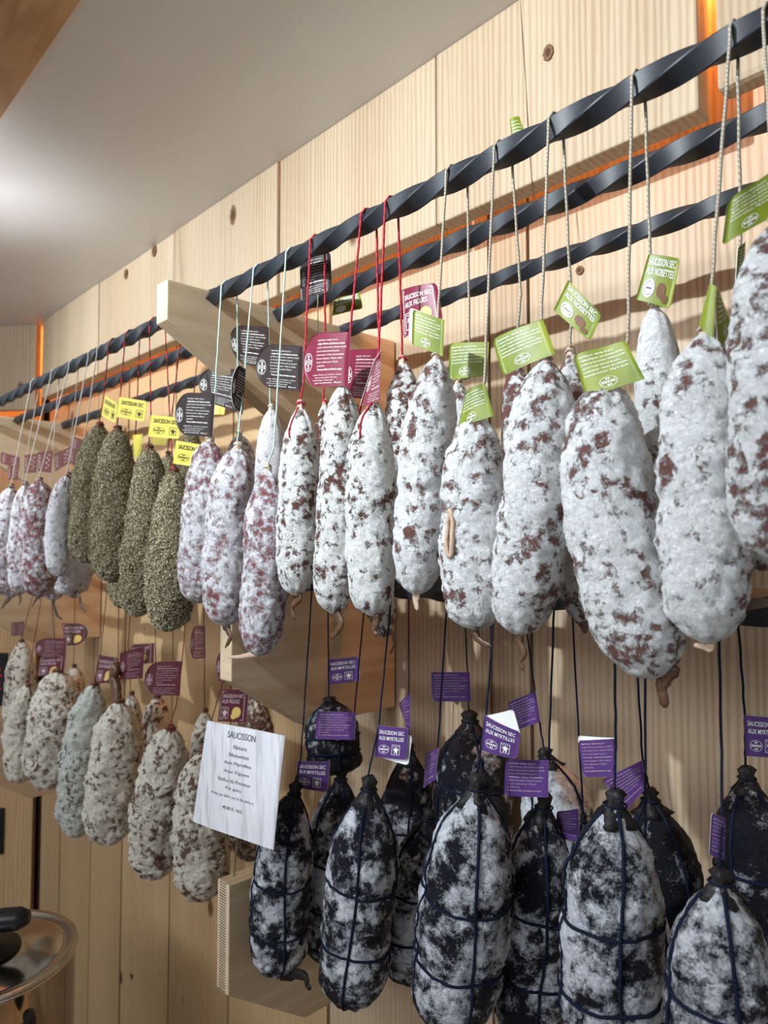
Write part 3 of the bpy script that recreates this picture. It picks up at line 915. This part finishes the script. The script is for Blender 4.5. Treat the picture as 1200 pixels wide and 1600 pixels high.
sausage('hazel', 'white hazelnut sausage with red brown patches tapering to a thin twisted tail', (852, 566), (806, 990), 112, 0.522, s0=(857, 165), bloom=0.555, bend=10, via=[(846, 502, 0.85)],
        tail=[(812, 1002), (818, 1022), (812, 1034), (818, 1048)], tailr=7,
        tags=[TG('green', 'fine', [(769, 530), (848, 499), (868, 553), (786, 588)], 0.513, 0.518, curl=0.003)], **H)
sausage('hazel', 'reddish back hazelnut sausage seen between two white ones, card caught on the bar', (806, 570), (826, 960), 62, 0.60, s0=(800, 230), back=True, bloom=0.50, via=[(814, 460, 0.6)],
        tags=[TG('green', 'fine', [(796, 186), (812, 182), (831, 238), (804, 243)], 0.585, 0.59)], **H)
sausage('hazel', 'stubby white hazelnut sausage with a small yellowish scar on its side', (744, 652), (744, 984), 104, 0.522, s0=(772, 210), bloom=0.56, bend=-4, via=[(757, 598, 0.9)], scar=True,
        tail=[(738, 984), (748, 1000), (768, 1010)], tailr=9,
        tags=[TG('green', 'fine', [(728, 614), (757, 598), (771, 650), (715, 672)], 0.514, 0.516, curl=0.004)], **H)
sausage('hazel', 'mostly hidden back hazelnut sausage with an upright green small-print card', (716, 600), (720, 900), 60, 0.60, s0=(730, 275), back=True, bloom=0.56, via=[(734, 590, 0.9)],
        tags=[TG('green', 'fine', [(702, 537), (764, 534), (761, 588), (701, 594)], 0.582, 0.59, curl=0.003)], **H)
sausage('hazel', 'white hazelnut sausage pinched in the middle with pale pointed tail', (682, 562), (650, 928), 84, 0.522, s0=(697, 250), bloom=0.58, bend=-2, via=[(681, 556, 0.97)],
        creases=[(.57, .12, .022)], tail=[(650, 938), (652, 954)], tailr=8, tailmat='casing_pale',
        tags=[TG('green', 'fine', [(645, 483), (694, 500), (692, 557), (643, 538)], 0.508, 0.521, curl=0.001, flap=[(639, 480), (694, 500), (692, 557), (638, 532)])], **H)
sausage('grey', 'grey back sausage on the middle bar behind the fig sausages', (556, 640), (600, 996), 54, 0.744, 'R2', (497, 460), string='tw_hazel', sr=0.0010, bloom=0.52, group=None,
        via=[(497, 530, 0.3)], tail=[(612, 988), (616, 1005), (610, 1022)], tailr=4,
        tags=[TG('green', 'title', [(521, 470), (562, 456), (567, 482), (519, 494)], 0.70, 0.72, free='R')])

# ---- fig sausages -----------------------------------------------------------
G = 'white speckled sausages with maroon cards on red string'
Fg = dict(rail_id='R1', string='tw_fig', sr=0.0014, group=G)
sausage('fig', 'back fig sausage with dark side under the glossy maroon title card', (630, 566), (640, 920), 70, 0.60, s0=(622, 325), back=True, bloom=0.52, via=[(628, 520, 0.8)],
        tags=[TG('maroon', 'title', [(628, 453), (682, 442), (692, 500), (631, 528)], 0.583, 0.585, free='R', curl=0.004)], **Fg)
sausage('fig', 'white fig sausage with red string trailing down its pointed top', (585, 628), (584, 962), 80, 0.520, s0=(602, 295), bloom=0.57, bend=-6, trail=True, via=[(592, 546, 0.8)],
        tail=[(588, 968), (584, 986), (590, 992)], tailr=9,
        tags=[TG('maroon', 'fine', [(585, 562), (595, 546), (594, 626), (562, 635)], 0.512, 0.516)], **Fg)
sausage('fig', 'white fig sausage with tan streak, hanging below the large maroon card', (535, 600), (520, 958), 72, 0.528, s0=(564, 318), bloom=0.55, bend=4, via=[(547, 522, 0.8)],
        tail=[(528, 962), (532, 978), (516, 998)], tailr=9,
        tags=[TG('maroon', 'fine', [(475, 523), (548, 518), (543, 603), (472, 607)], 0.515, 0.522, oval=True, curl=0.003)], **Fg)
sausage('fig', 'white fig sausage speckled brown, leftmost of those on red string', (470, 636), (462, 930), 66, 0.525, s0=(485, 358), bloom=0.56, bend=2, trail=True, via=[(474, 600, 0.85)],
        tail=[(468, 934), (456, 948), (460, 968)], tailr=7, **Fg)
sausage('fig', 'hidden back fig sausage whose maroon card shows behind the others', (560, 660), (556, 940), 50, 0.60, s0=(588, 340), back=True, bloom=0.56, via=[(592, 540, 0.7)],
        tags=[TG('maroon', 'fine', [(540, 547), (592, 545), (590, 626), (538, 620)], 0.585, 0.578, curl=0.001)], **Fg)
sausage('fig', 'brownish back fig sausage squeezed between two white ones, black card above', (507, 632), (508, 930), 46, 0.598, s0=(507, 380), back=True, bloom=0.47, via=[(508, 520, 0.6)],
        tags=[TG('black', 'fine', [(468, 405), (516, 393), (519, 455), (470, 470)], 0.583, 0.588, free='R', curl=0.004)], **Fg)

# ---- pale pink sausages with black cards ------------------------------------
G = 'pinkish sausages with black cards on pale green string'
Bk = dict(rail_id='R1', string='tw_green', sr=0.0012, group=G)
sausage('pink', 'low hanging pink sausage with a pale finger-like tail pointing left', (418, 736), (404, 1024), 72, 0.518, s0=(447, 385), bloom=0.53, bend=4, via=[(428, 700, 0.9)],
        tail=[(396, 1022), (376, 1026), (356, 1027)], tailr=5, tailmat='casing_pale', **Bk)
sausage('pink', 'greyish back sausage with rounded top right of the bracket', (424, 640), (420, 930), 50, 0.60, s0=(418, 430), back=True, bloom=0.62, via=[(420, 512, 0.4)],
        tags=[TG('black', 'fine', [(355, 507), (420, 511), (420, 576), (364, 566)], 0.583, 0.575, oval=True, curl=0.002),
              TG('black', 'fine', [(401, 537), (473, 541), (472, 612), (399, 605)], 0.573, 0.58, oval=True, curl=0.002)], **Bk)
sausage('pink', 'pale pink sausage with brown rod-like tail, edge-on black card above', (372, 700), (352, 978), 76, 0.520, s0=(396, 410), bloom=0.56, bend=-4, via=[(377, 640, 0.8)],
        tail=[(356, 985), (360, 996), (352, 1012)], tailr=7,
        tags=[TG('black', 'fine', [(366, 567), (384, 577), (379, 648), (358, 630)], 0.505, 0.527, oval=True)], **Bk)
sausage('pink', 'back pinkish sausage peeping over the pale pink one', (374, 680), (380, 860), 52, 0.60, s0=(370, 455), back=True, bloom=0.53,
        tags=[TG('black', 'fine', [(312, 574), (372, 577), (371, 644), (309, 622)], 0.578, 0.585, oval=True, curl=0.002)], **Bk)
sausage('pink', 'pink bloomed sausage beside the herb crusted ones, black card above', (328, 690), (308, 942), 70, 0.522, s0=(346, 435), bloom=0.54, bend=0, via=[(336, 612, 0.7)],
        tags=[TG('black', 'fine', [(275, 613), (336, 615), (332, 683), (272, 679)], 0.508, 0.517, oval=True, curl=0.003)], **Bk)

# ---- herb crusted sausages ---------------------------------------------------
G = 'herb crusted sausages with yellow cards'
Th = dict(rail_id='R1', string='tw_thyme', sr=0.0012, group=G, lump=0.12, knotmat='casing', name='herb_sausage')
sausage('herb', 'herb crusted sausage hanging lowest, touching the pink one at right', (272, 738), (262, 986), 74, 0.515, s0=(258, 490), via=[(268, 700, 0.9)],
        tags=[TG('yellow', 'title', [(275, 688), (322, 696), (317, 731), (270, 724)], 0.508, 0.512, free='R')], **Th)
sausage('herb', 'herb crusted sausage with pointed top, second from the right of its kind', (234, 702), (212, 962), 66, 0.525, s0=(234, 505), bend=4, via=[(236, 650, 0.75)],
        tags=[TG('yellow', 'title', [(236, 648), (283, 653), (280, 686), (231, 682)], 0.512, 0.52, free='R')], **Th)
sausage('herb', 'thin back herb crusted sausage between two larger ones', (196, 735), (190, 950), 46, 0.60, s0=(218, 510), back=True, via=[(212, 680, 0.8)],
        tags=[TG('yellow', 'plain', [(206, 680), (223, 678), (220, 712), (210, 717)], 0.59, 0.585)], **Th)
sausage('herb', 'broad herb crusted sausage, third from the right of its kind', (184, 672), (176, 910), 68, 0.53, s0=(196, 520), bend=-2, via=[(186, 640, 0.85)],
        tags=[TG('yellow', 'title', [(186, 620), (231, 627), (226, 659), (181, 651)], 0.516, 0.522, free='R')], **Th)
sausage('herb', 'leftmost herb crusted sausage leaning beside the white ones', (156, 666), (136, 880), 60, 0.540, s0=(170, 540), bend=-4, via=[(162, 620, 0.6)],
        tags=[TG('yellow', 'title', [(163, 617), (184, 630), (180, 661), (158, 649)], 0.53, 0.54, free='R')], **Th)
sausage('herb', 'back herb crusted sausage with brown casing tip behind the lowest one', (263, 712), (258, 930), 44, 0.60, s0=(285, 495), back=True,
        tags=[TG('yellow', 'plain', [(236, 682), (262, 686), (258, 696), (236, 695)], 0.59, 0.6)], **Th)
sausage('herb', 'back herb crusted sausage under the black card by the bracket', (300, 672), (290, 890), 48, 0.715, 'R2', (308, 556), back=True, string='tw_thyme', sr=0.001, group=G, lump=0.12, knotmat='casing', name='herb_sausage',
        tags=[TG('yellow', 'plain', [(330, 632), (352, 636), (350, 648), (332, 648)], 0.70, 0.71)])

# ---- plain white sausages at the far left -----------------------------------
G = 'white sausages on white string at the far left'
Pl = dict(rail_id='R1', string='tw_white', sr=0.0011, group=G, name='dry_sausage', knotmat='casing', profile='round')
def bt(*cs): return TG('brown', 'title', list(cs), 0.535, 0.54)
sausage('pink', 'white sausage whose bulging end shows below the leftmost herb sausage', (124, 748), (108, 930), 66, 0.610, s0=(152, 540), bloom=0.63, bend=2,
        tail=[(122, 930), (126, 945), (134, 956)], tailr=5, tags=[bt((114, 682), (142, 690), (140, 713), (110, 702))], **Pl)
sausage('pink', 'white sausage with one dark patch, left of the bulging end', (106, 744), (92, 900), 38, 0.50, s0=(138, 548), bloom=0.60, bend=-8, tags=[bt((84, 710), (112, 698), (112, 722), (85, 738))], **Pl)
sausage('pink', 'reddish bloomed sausage with brown tip below a folded brown card', (62, 752), (62, 932), 56, 0.51, s0=(108, 562), bloom=0.50, bend=-2, 
        tail=[(56, 936), (50, 948)], tailr=4, tags=[bt((58, 707), (83, 704), (80, 739), (58, 736))], **Pl)
sausage('pink', 'narrow white sausage behind the reddish bloomed one at left', (40, 758), (30, 930), 36, 0.525, s0=(80, 578), bloom=0.56, bend=-2, 
        tail=[(32, 936), (30, 944)], tailr=4, tags=[bt((38, 711), (58, 709), (57, 738), (38, 740))], **Pl)
sausage('pink', 'white sausage cut by the left picture edge in the upper row', (18, 762), (4, 930), 44, 0.53, s0=(48, 596), bloom=0.55, bend=-2, tags=[bt((2, 706), (31, 714), (30, 733), (0, 723))], **Pl)
sausage('pink', 'back white sausage with drooping tail below the reddish one', (78, 775), (84, 938), 44, 0.604, s0=(92, 580), back=True, bloom=0.50, tail=[(84, 946), (90, 962), (98, 968)], tailr=4,
        tags=[bt((108, 697), (131, 705), (129, 736), (109, 722))], **Pl)
sausage('pink', 'back white sausage hidden behind the one with a dark patch', (104, 770), (108, 915), 38, 0.742, s0=(122, 565), back=True, bloom=0.56, **Pl)
sausage('pink', 'back white sausage with tiny brown tip near the left edge', (30, 785), (16, 934), 36, 0.608, s0=(60, 598), back=True, bloom=0.55, tail=[(8, 942), (2, 952)], tailr=4,
        tags=[bt((12, 730), (29, 726), (28, 750), (12, 750))], **Pl)

# ---- rustic sausages, lower row left -----------------------------------------
G = 'rustic sausages with wine red cards in the lower row'
Ru = dict(string='tw_dred', sr=0.0010, group=G, lump=0.12)
def wt(side, *cs, **kw): return TG('wine', side, list(cs), kw.pop('al', 0.66), kw.pop('ar', 0.66), **kw)
sausage('rustic', 'upright rustic sausage at the left edge in front of the black poster', (34, 1003), (28, 1170), 46, 0.665, 'Q1', (62, 890), back=True, bloom=0.55, tags=[TG('brown', 'title', [(18, 973), (38, 971), (37, 992), (18, 994)], 0.665, 0.665)], **Ru)
sausage('rustic', 'rustic sausage leaning left, leftmost of the front lower row', (44, 1072), (32, 1224), 44, 0.610, 'Q1', (72, 895), bloom=0.57, bend=-8, **Ru)
sausage('rustic', 'fat rustic sausage with wine red card folded above its tip', (90, 1050), (78, 1228), 82, 0.655, 'Q1', (78, 892), bloom=0.56, bend=2, tail=[(64, 1228), (62, 1236)], tailr=4,
        tags=[wt('fine', (56, 997), (104, 997), (103, 1026), (53, 1028), al=0.66, oval=True), wt('title', (62, 1027), (103, 1024), (99, 1055), (58, 1057), al=0.655, free='R')], **Ru)
sausage('grey', 'grey green mouldy sausage in the lower left row', (148, 1070), (122, 1308), 66, 0.660, 'Q1', (170, 895), bloom=0.58, bend=-6, via=[(157, 1022, 0.5)],
        tags=[wt('title', (154, 1023), (186, 1028), (179, 1067), (148, 1068), free='R', al=0.665)], **Ru)
sausage('rustic', 'rustic sausage with twisted brown casing standing up at its top', (186, 1098), (166, 1316), 80, 0.640, 'Q1', (186, 890), bloom=0.57, bend=2, crest=[(184, 1042), (178, 1056), (182, 1076), (184, 1100), (182, 1114)],
        tags=[wt('fine', (187, 1020), (226, 1010), (223, 1060), (187, 1062), al=0.645)], **Ru)
sausage('rustic', 'back rustic sausage right of the twisted casing', (206, 1086), (200, 1280), 42, 0.712, 'Q1', (208, 890), back=True, bloom=0.54, via=[(200, 1010, 0.4)],
        tags=[wt('title', (205, 1007), (241, 1005), (240, 1036), (200, 1039), al=0.715)], **Ru)
sausage('rustic', 'back rustic sausage under the oval ended wine red card', (246, 1090), (238, 1280), 56, 0.80, 'Q1', (240, 890), back=True, bloom=0.53, **Ru)
sausage('rustic', 'wrinkled rustic sausage with a small red bow at its neck', (266, 1140), (238, 1370), 84, 0.645, 'Q1', (296, 895), bloom=0.55, bend=-2, via=[(284, 1040, 0.5), (276, 1100, 0.8)], loop=True,
        creases=[(.5, .06, .03), (.78, .05, .025)],
        tags=[wt('fine', (228, 1034), (284, 1033), (281, 1087), (224, 1086), al=0.655, oval=True)], **Ru)
sausage('rustic', 'back rustic sausage left of the paper sign', (321, 1112), (316, 1300), 46, 0.74, 'Q1', (318, 890), back=True, bloom=0.52,
        tags=[wt('fine', (299, 978), (321, 978), (322, 1028), (296, 1031), al=0.735, oval=True)], **Ru)
sausage('rustic', 'wrinkled rustic sausage half covered by the paper sign', (318, 1176), (322, 1408), 86, 0.655, 'Q1', (352, 895), bloom=0.56, bend=-8, via=[(348, 1066, 0.6)],
        creases=[(.35, .07, .03), (.62, .06, .03)],
        tags=[wt('fine', (339, 1014), (372, 1012), (372, 1067), (336, 1066), al=0.668, oval=True), wt('title', (347, 1077), (389, 1077), (385, 1129), (340, 1127), al=0.668, free='R')], **Ru)
sausage('rustic', 'brown rustic sausage behind the paper sign with red knot on top', (398, 1090), (390, 1345), 70, 0.80, 'Q2', (398, 900), bloom=0.48, **Ru)
sausage('rustic', 'small back rustic sausage behind the fat one at left', (116, 1042), (112, 1160), 38, 0.79, 'Q1', (118, 890), back=True, bloom=0.53,
        tags=[wt('title', (97, 974), (140, 974), (135, 1007), (101, 1009), al=0.72, free='R', oval=True)], **Ru)

# ---- blueberry sausages, lower row right ------------------------------------
G = 'black netted sausages with purple cards in the lower row'
My = dict(string='tw_navy', sr=0.0012, group=G, name='netted_sausage', lump=0.06)
def pt(side, *cs, **kw): return TG('purple', side, list(cs), kw.pop('al', 0.65), kw.pop('ar', None), **kw)
sausage('berry', 'black netted sausage in front of the toothed low bracket', (464, 1222), (436, 1524), 94, 0.640, 'Q1', (488, 915), bloom=0.485, bend=-10, via=[(470, 1186, 0.85)], net=(4, 0.5, (.48, .74), 0),
        tail=[(474, 1524), (480, 1540), (486, 1544)], tailr=8, tailmat='casing_black',
        tags=[pt('title', (465, 1189), (516, 1190), (511, 1238), (463, 1230), al=0.652, free='R')], **My)
sausage('berry', 'black netted sausage squeezed behind the tall front one, small-print card above', (534, 1200), (510, 1500), 96, 0.742, 'Q1', (571, 920), back=True, bloom=0.485, via=[(554, 1112, 0.6)], net=(4, 0.2, (.45, .68), 0),
        tags=[pt('fine', (495, 1111), (556, 1113), (554, 1156), (492, 1155), al=0.698, ar=0.692)], **My)
sausage('berry', 'tall black netted sausage hanging under the white backed title card', (578, 1212), (548, 1568), 114, 0.622, 'Q1', (612, 935), bloom=0.485, bend=0, via=[(592, 1134, 0.7)], net=(4, 0.95, (.46, .72), 0),
        tags=[pt('title', (591, 1133), (638, 1138), (635, 1187), (585, 1182), al=0.632, free='R', flap=[(592, 1140), (644, 1149), (638, 1196), (586, 1180)])], **My)
sausage('berry', 'back black sausage high behind the two purple cards at left', (515, 1088), (524, 1210), 88, 0.750, 'Q1', (512, 915), back=True, bloom=0.425, net=(4, 0.4, (.5, .7), 0),
        tags=[pt('title', (512, 1031), (560, 1026), (562, 1064), (515, 1070), al=0.735, free='R')], **My)
sausage('berry', 'dark back sausage right of the white backed title card', (640, 1160), (632, 1420), 84, 0.84, 'Q2', (638, 915), back=True, bloom=0.425, net=(4, 0.7, (.5, .72), 0),
        tags=[pt('fine', (623, 1100), (641, 1083), (641, 1142), (633, 1130), al=0.835, ar=0.828)], **My)
sausage('berry', 'black netted sausage wedged between the two biggest front ones', (672, 1264), (640, 1535), 92, 0.718, 'Q1', (699, 925), bloom=0.475, bend=-8, via=[(684, 1170, 0.7)], net=(4, 0.3, (.44, .7), 0),
        tags=[pt('fine', (665, 1178), (685, 1168), (680, 1218), (661, 1232), al=0.672, ar=0.665)], **My)
sausage('berry', 'large white powdered black netted sausage reaching the bottom picture edge', (748, 1208), (702, 1602), 146, 0.612, 'Q1', (774, 960), bloom=0.505, bend=2, via=[(760, 1112, 0.6)], net=(4, 0.62, (.46, .71), 0),
        tags=[pt('title', (757, 1117), (813, 1144), (808, 1186), (752, 1172), al=0.618, ar=0.625, free='R', curl=0.003, flap=[(760, 1118), (802, 1108), (814, 1150), (756, 1160)])], **My)
sausage('berry', 'dark broad back sausage hanging left of the big title card', (734, 1110), (742, 1390), 124, 0.86, 'Q2', (724, 915), back=True, bloom=0.415, net=(4, 0.5, (.40, .7), 0),
        tags=[pt('fine', (673, 1050), (734, 1050), (736, 1096), (676, 1096), al=0.85, ar=0.842)], **My)
sausage('berry', 'black netted sausage between two big front ones, square small-print card above', (852, 1238), (826, 1622), 122, 0.695, 'Q1', (866, 930), bloom=0.465, bend=-4, via=[(857, 1190, 0.85)], net=(4, 0.75, (.46, .72), 0),
        tags=[pt('fine', (790, 1186), (857, 1188), (856, 1246), (787, 1243), al=0.655, ar=0.652)], **My)
sausage('berry', 'pale powdered back sausage with tilted small-print card above', (850, 1168), (886, 1420), 116, 0.82, 'Q2', (816, 915), bloom=0.565, bend=6, via=[(836, 1084, 0.7)], net=(4, 0.2, (.5, .75), 0),
        tags=[pt('fine', (793, 1098), (837, 1080), (844, 1128), (806, 1141), al=0.805, ar=0.80)], **My)
sausage('berry', 'hidden back sausage whose small dark purple card hangs low', (912, 1270), (916, 1500), 50, 0.77, 'Q2', (893, 920), bloom=0.445, net=(4, 0.5, (.5,), 0),
        tags=[pt('fine', (870, 1268), (903, 1264), (906, 1316), (868, 1302), al=0.715, ar=0.71)], **My)
sausage('berry', 'big round white powdered netted sausage under the blue glinting small-print card', (962, 1232), (952, 1650), 156, 0.605, 'Q1', (960, 960), bloom=0.520, bend=-2, net=(4, 0.80, (.47, .74), 0), via=[(962, 1160, 0.8)],
        tags=[pt('fine', (903, 1157), (962, 1154), (964, 1213), (911, 1214), al=0.622, ar=0.618, flap=[(902, 1149), (962, 1153), (964, 1200), (910, 1205)])], **My)
sausage('berry', 'almost black back sausage with a diamond tilted small-print card', (1014, 1230), (1056, 1560), 128, 0.745, 'Q1', (990, 960), back=True, bloom=0.395, via=[(1004, 1186, 0.8)], net=(4, 0.35, (.5,), 0),
        tags=[pt('fine', (940, 1219), (1003, 1188), (1011, 1230), (978, 1266), al=0.73, ar=0.725)], **My)
sausage('berry', 'white powdered netted sausage in the bottom right corner', (1126, 1356), (1120, 1730), 158, 0.585, 'Q1', (1124, 985), bloom=0.495, via=[(1129, 1275, 0.8)], net=(4, 0.85, (.52, .76), 0),
        tags=[pt('fine', (1112, 1270), (1134, 1279), (1133, 1344), (1108, 1335), al=0.59, ar=0.60)], **My)
sausage('berry', 'black back sausage at the right edge below the cut off title card', (1166, 1196), (1188, 1520), 118, 0.76, 'Q1', (1153, 975), back=True, bloom=0.405, via=[(1164, 1120, 0.7)], net=(4, 0.3, (.5, .72), 0),
        tags=[pt('title', (1162, 1117), (1220, 1122), (1219, 1184), (1166, 1181), al=0.735, ar=0.75, free='R')], **My)
sausage('berry', 'white flecked back sausage seen right of the big round one at the bottom', (1010, 1370), (1020, 1660), 76, 0.665, 'Q1', (1008, 975), back=True, bloom=0.505, net=(4, 0.3, (.5, .72), 0), **My)

# ---- paper sign on a rod ------------------------------------------------------
SG = [(325, 1125), (447, 1149), (428, 1328), (302, 1283)]
p = Patch(SG, 0.572, 0.560, 0.003, 0.002)
org = PX(366, 1366, 0.597)
sg = empty('paper_sign', org, 'white plastic sleeved paper sign reading SAUCISSON on a thin rod', 'sign')
V, Fc, fm = card_vf(p, 'L', 0.01, 0.01, 24, 24)
sheet = mesh_obj('sheet', V, Fc, M['sleeve'], sg, True, org)
L = [place(text_geo('SAUCISSON', 0.0), 0.33, 0.885, 0.67, 0.945)]
lines = [('Nature', .42, .58, .79, 0), ('Noisettes', .38, .62, .715, 0), ('Aux Myrtilles', .33, .66, .635, 0), ('Aux Figues', .34, .65, .555, 0),
         ('Herbes de Provence', .28, .68, .475, 0), ('Pur porc', .39, .58, .40, 0), ('Prix au kilo ou à la pièce', .22, .74, .325, 0), ('40,00 € / KG', .38, .62, .22, 0)]
for s_, x0, x1, y, b in lines: L.append(place(text_geo(s_, b), x0, y, x1, y+0.036))
v2, f2 = join2(L[:1]); mesh_obj('heading', p(v2, 0.0006), f2, M['ink_dark'], sheet, False, org)
v2, f2 = join2(L[1:]); mesh_obj('print', p(v2, 0.0006), f2, M['ink_dark'], sheet, False, org)
rp = [org+np.array([0, 0, -0.003]), PX(371, 1300, 0.585), PX(383, 1200, 0.578)]
v, f = tube_vf(rp, 0.0016, 8); mesh_obj('rod', v, f, M['steel'], sg, True, org)

# ---- stock pot on a bench in the corner --------------------------------------
PC = np.array([-1.66, 0.432, 0.0]); PR = 0.176; PT = 0.651
pot = empty('stock_pot', (PC[0], PC[1], 0.19), 'stainless steel stock pot with lid and black handles in the bottom left corner', 'pot')
o3 = np.array([PC[0], PC[1], 0.19])
v, f = lathe_vf([(0.0, 0.19), (PR*0.97, 0.19), (PR, 0.20), (PR, PT-0.012), (PR+0.003, PT-0.008), (PR+0.004, PT-0.003), (PR, PT-0.001), (PR-0.003, PT-0.006), (PR-0.003, 0.20)], 72, (PC[0], PC[1], 0))
body = mesh_obj('body', v, f, M['steel'], pot, True, o3)
v, f = lathe_vf([(PR-0.001, PT-0.002), (PR+0.005, PT), (PR+0.006, PT+0.004), (PR+0.002, PT+0.007), (PR-0.008, PT+0.006), (PR-0.018, PT+0.001), (PR-0.026, PT+0.002),
                 (PR*0.6, PT+0.008), (PR*0.28, PT+0.012), (0.0, PT+0.013)], 72, (PC[0], PC[1], 0))
lid = mesh_obj('lid', v, f, M['steel'], pot, True, o3)
v, f = lathe_vf([(0.0, 0.010), (0.066, 0.010), (0.072, 0.014), (0.070, 0.018), (0.036, 0.023), (0.030, 0.036), (0.032, 0.052), (0.0, 0.054)], 32, (PC[0], PC[1], PT))
v2, f2 = tube_vf([PC+[0, 0, PT+0.072]-RGT*0.09, PC+[0, 0, PT+0.070], PC+[0, 0, PT+0.078]+RGT*0.075, PC+[0, 0, PT+0.080]+RGT*0.092], [0.016, 0.024, 0.022, 0.014], 12)
v, f = merge([(v, f), (v2, f2)]); mesh_obj('lid_knob', v, f, M['black_plastic'], lid, True, o3)
for sgn in (1, -1):
    d = np.array([0.994, -0.113, 0])*sgn; q = np.array([0.113, 0.994, 0])
    base = PC+d*PR+[0, 0, PT-0.045]
    pts = [base-q*0.055, base-q*0.05+d*0.035, base-q*0.02+d*0.045, base+q*0.02+d*0.045, base+q*0.05+d*0.035, base+q*0.055]
    v, f = tube_vf(spline(pts, 4), 0.011, 10); mesh_obj('handle', v, f, M['black_plastic'], body, True, o3)
bn = empty('wooden_bench', (-1.66, 0.43, FLOOR), 'low wooden bench carrying the stock pot', 'bench')
o3 = np.array([-1.66, 0.43, FLOOR])
v, f = box_vf(-2.05, -1.30, 0.15, 0.72, 0.155, 0.19); bevel(mesh_obj('seat', v, f, M['beam'], bn, False, o3), 0.004)
for x in (-2.0, -1.40):
    for y in (0.18, 0.64):
        v, f = box_vf(x, x+0.05, y, y+0.05, FLOOR, 0.155); mesh_obj('leg', v, f, M['beam'], bn, False, o3)

# ---- dark posters on the left wall ------------------------------------------
def poster(px, py0, py1, wid, label, words):
    d = FWD+RGT*((px-CX)/F_PX)-UPV*((py0-CY)/F_PX)
    # meet the left wall plane
    k_ = np.dot(LO+[0, 0, 0]-np.array([CAM[0], CAM[1], 0]), LN)/np.dot(np.array([d[0], d[1], 0]), LN)
    p0 = CAM+d*k_; s0 = np.dot(p0-LO, LD); z1 = p0[2]
    d = FWD+RGT*((px-CX)/F_PX)-UPV*((py1-CY)/F_PX)
    z0 = (CAM+d*(np.dot(LO-np.array([CAM[0], CAM[1], 0]), LN)/np.dot(np.array([d[0], d[1], 0]), LN)))[2]
    og = LO+LD*s0+LN*0.004; og = np.array([og[0], og[1], z0])
    e = empty('dark_poster', og, label, 'poster')
    v, f = left_box(s0, s0+wid, 0.002, 0.012, z0, z1, LO)
    pan = mesh_obj('panel', v, f, M['poster'], e, False, og)
    L_ = []
    for s_, y, h in words:
        L_.append(place(text_geo(s_, 0.02), wid*0.04, y, wid*0.96, y+h))
    v2, f2 = join2(L_)
    P3 = [LO+LD*(s0+wid-x)+LN*0.0126+np.array([0, 0, z0+(z1-z0)*y]) for x, y in v2]
    mesh_obj('print', P3, f2, M['ink_red'], pan, False, og)
M['poster'] = plain('black_poster', lin(20, 18, 24), 0.4)
poster(13, 1020, 1102, 0.30, 'black poster with red lettering at the left edge, upper of two', [('ES', 0.52, 0.20), ('ES', 0.28, 0.18)])
poster(8, 1262, 1333, 0.26, 'black poster with red lettering at the left edge, lower of two', [('ES', 0.6, 0.2)])

# ---- unseen pendant added outside the frame at left to make the ceiling glow -------------
lm = empty('added_pendant', (GLOW_AT[0], GLOW_AT[1], CEIL_Z), 'added open topped metal pendant making the glow on the ceiling', 'lamp')
o3 = np.array([GLOW_AT[0], GLOW_AT[1], CEIL_Z])
v, f = lathe_vf([(0.0, -0.035), (0.025, -0.034), (0.038, -0.022), (0.042, 0.006), (0.040, 0.006), (0.036, -0.020), (0.024, -0.031), (0.0, -0.032)], 28, GLOW_AT)
mesh_obj('glow_cup', v, f, M['iron'], lm, True, o3)
for k_ in range(3):
    d = np.array([math.cos(k_*2.1), math.sin(k_*2.1), 0])*0.040
    v, f = tube_vf([GLOW_AT+d, np.array([GLOW_AT[0], GLOW_AT[1], CEIL_Z])+d*0.2], 0.0012, 6); mesh_obj('wire', v, f, M['iron'], lm, True, o3)
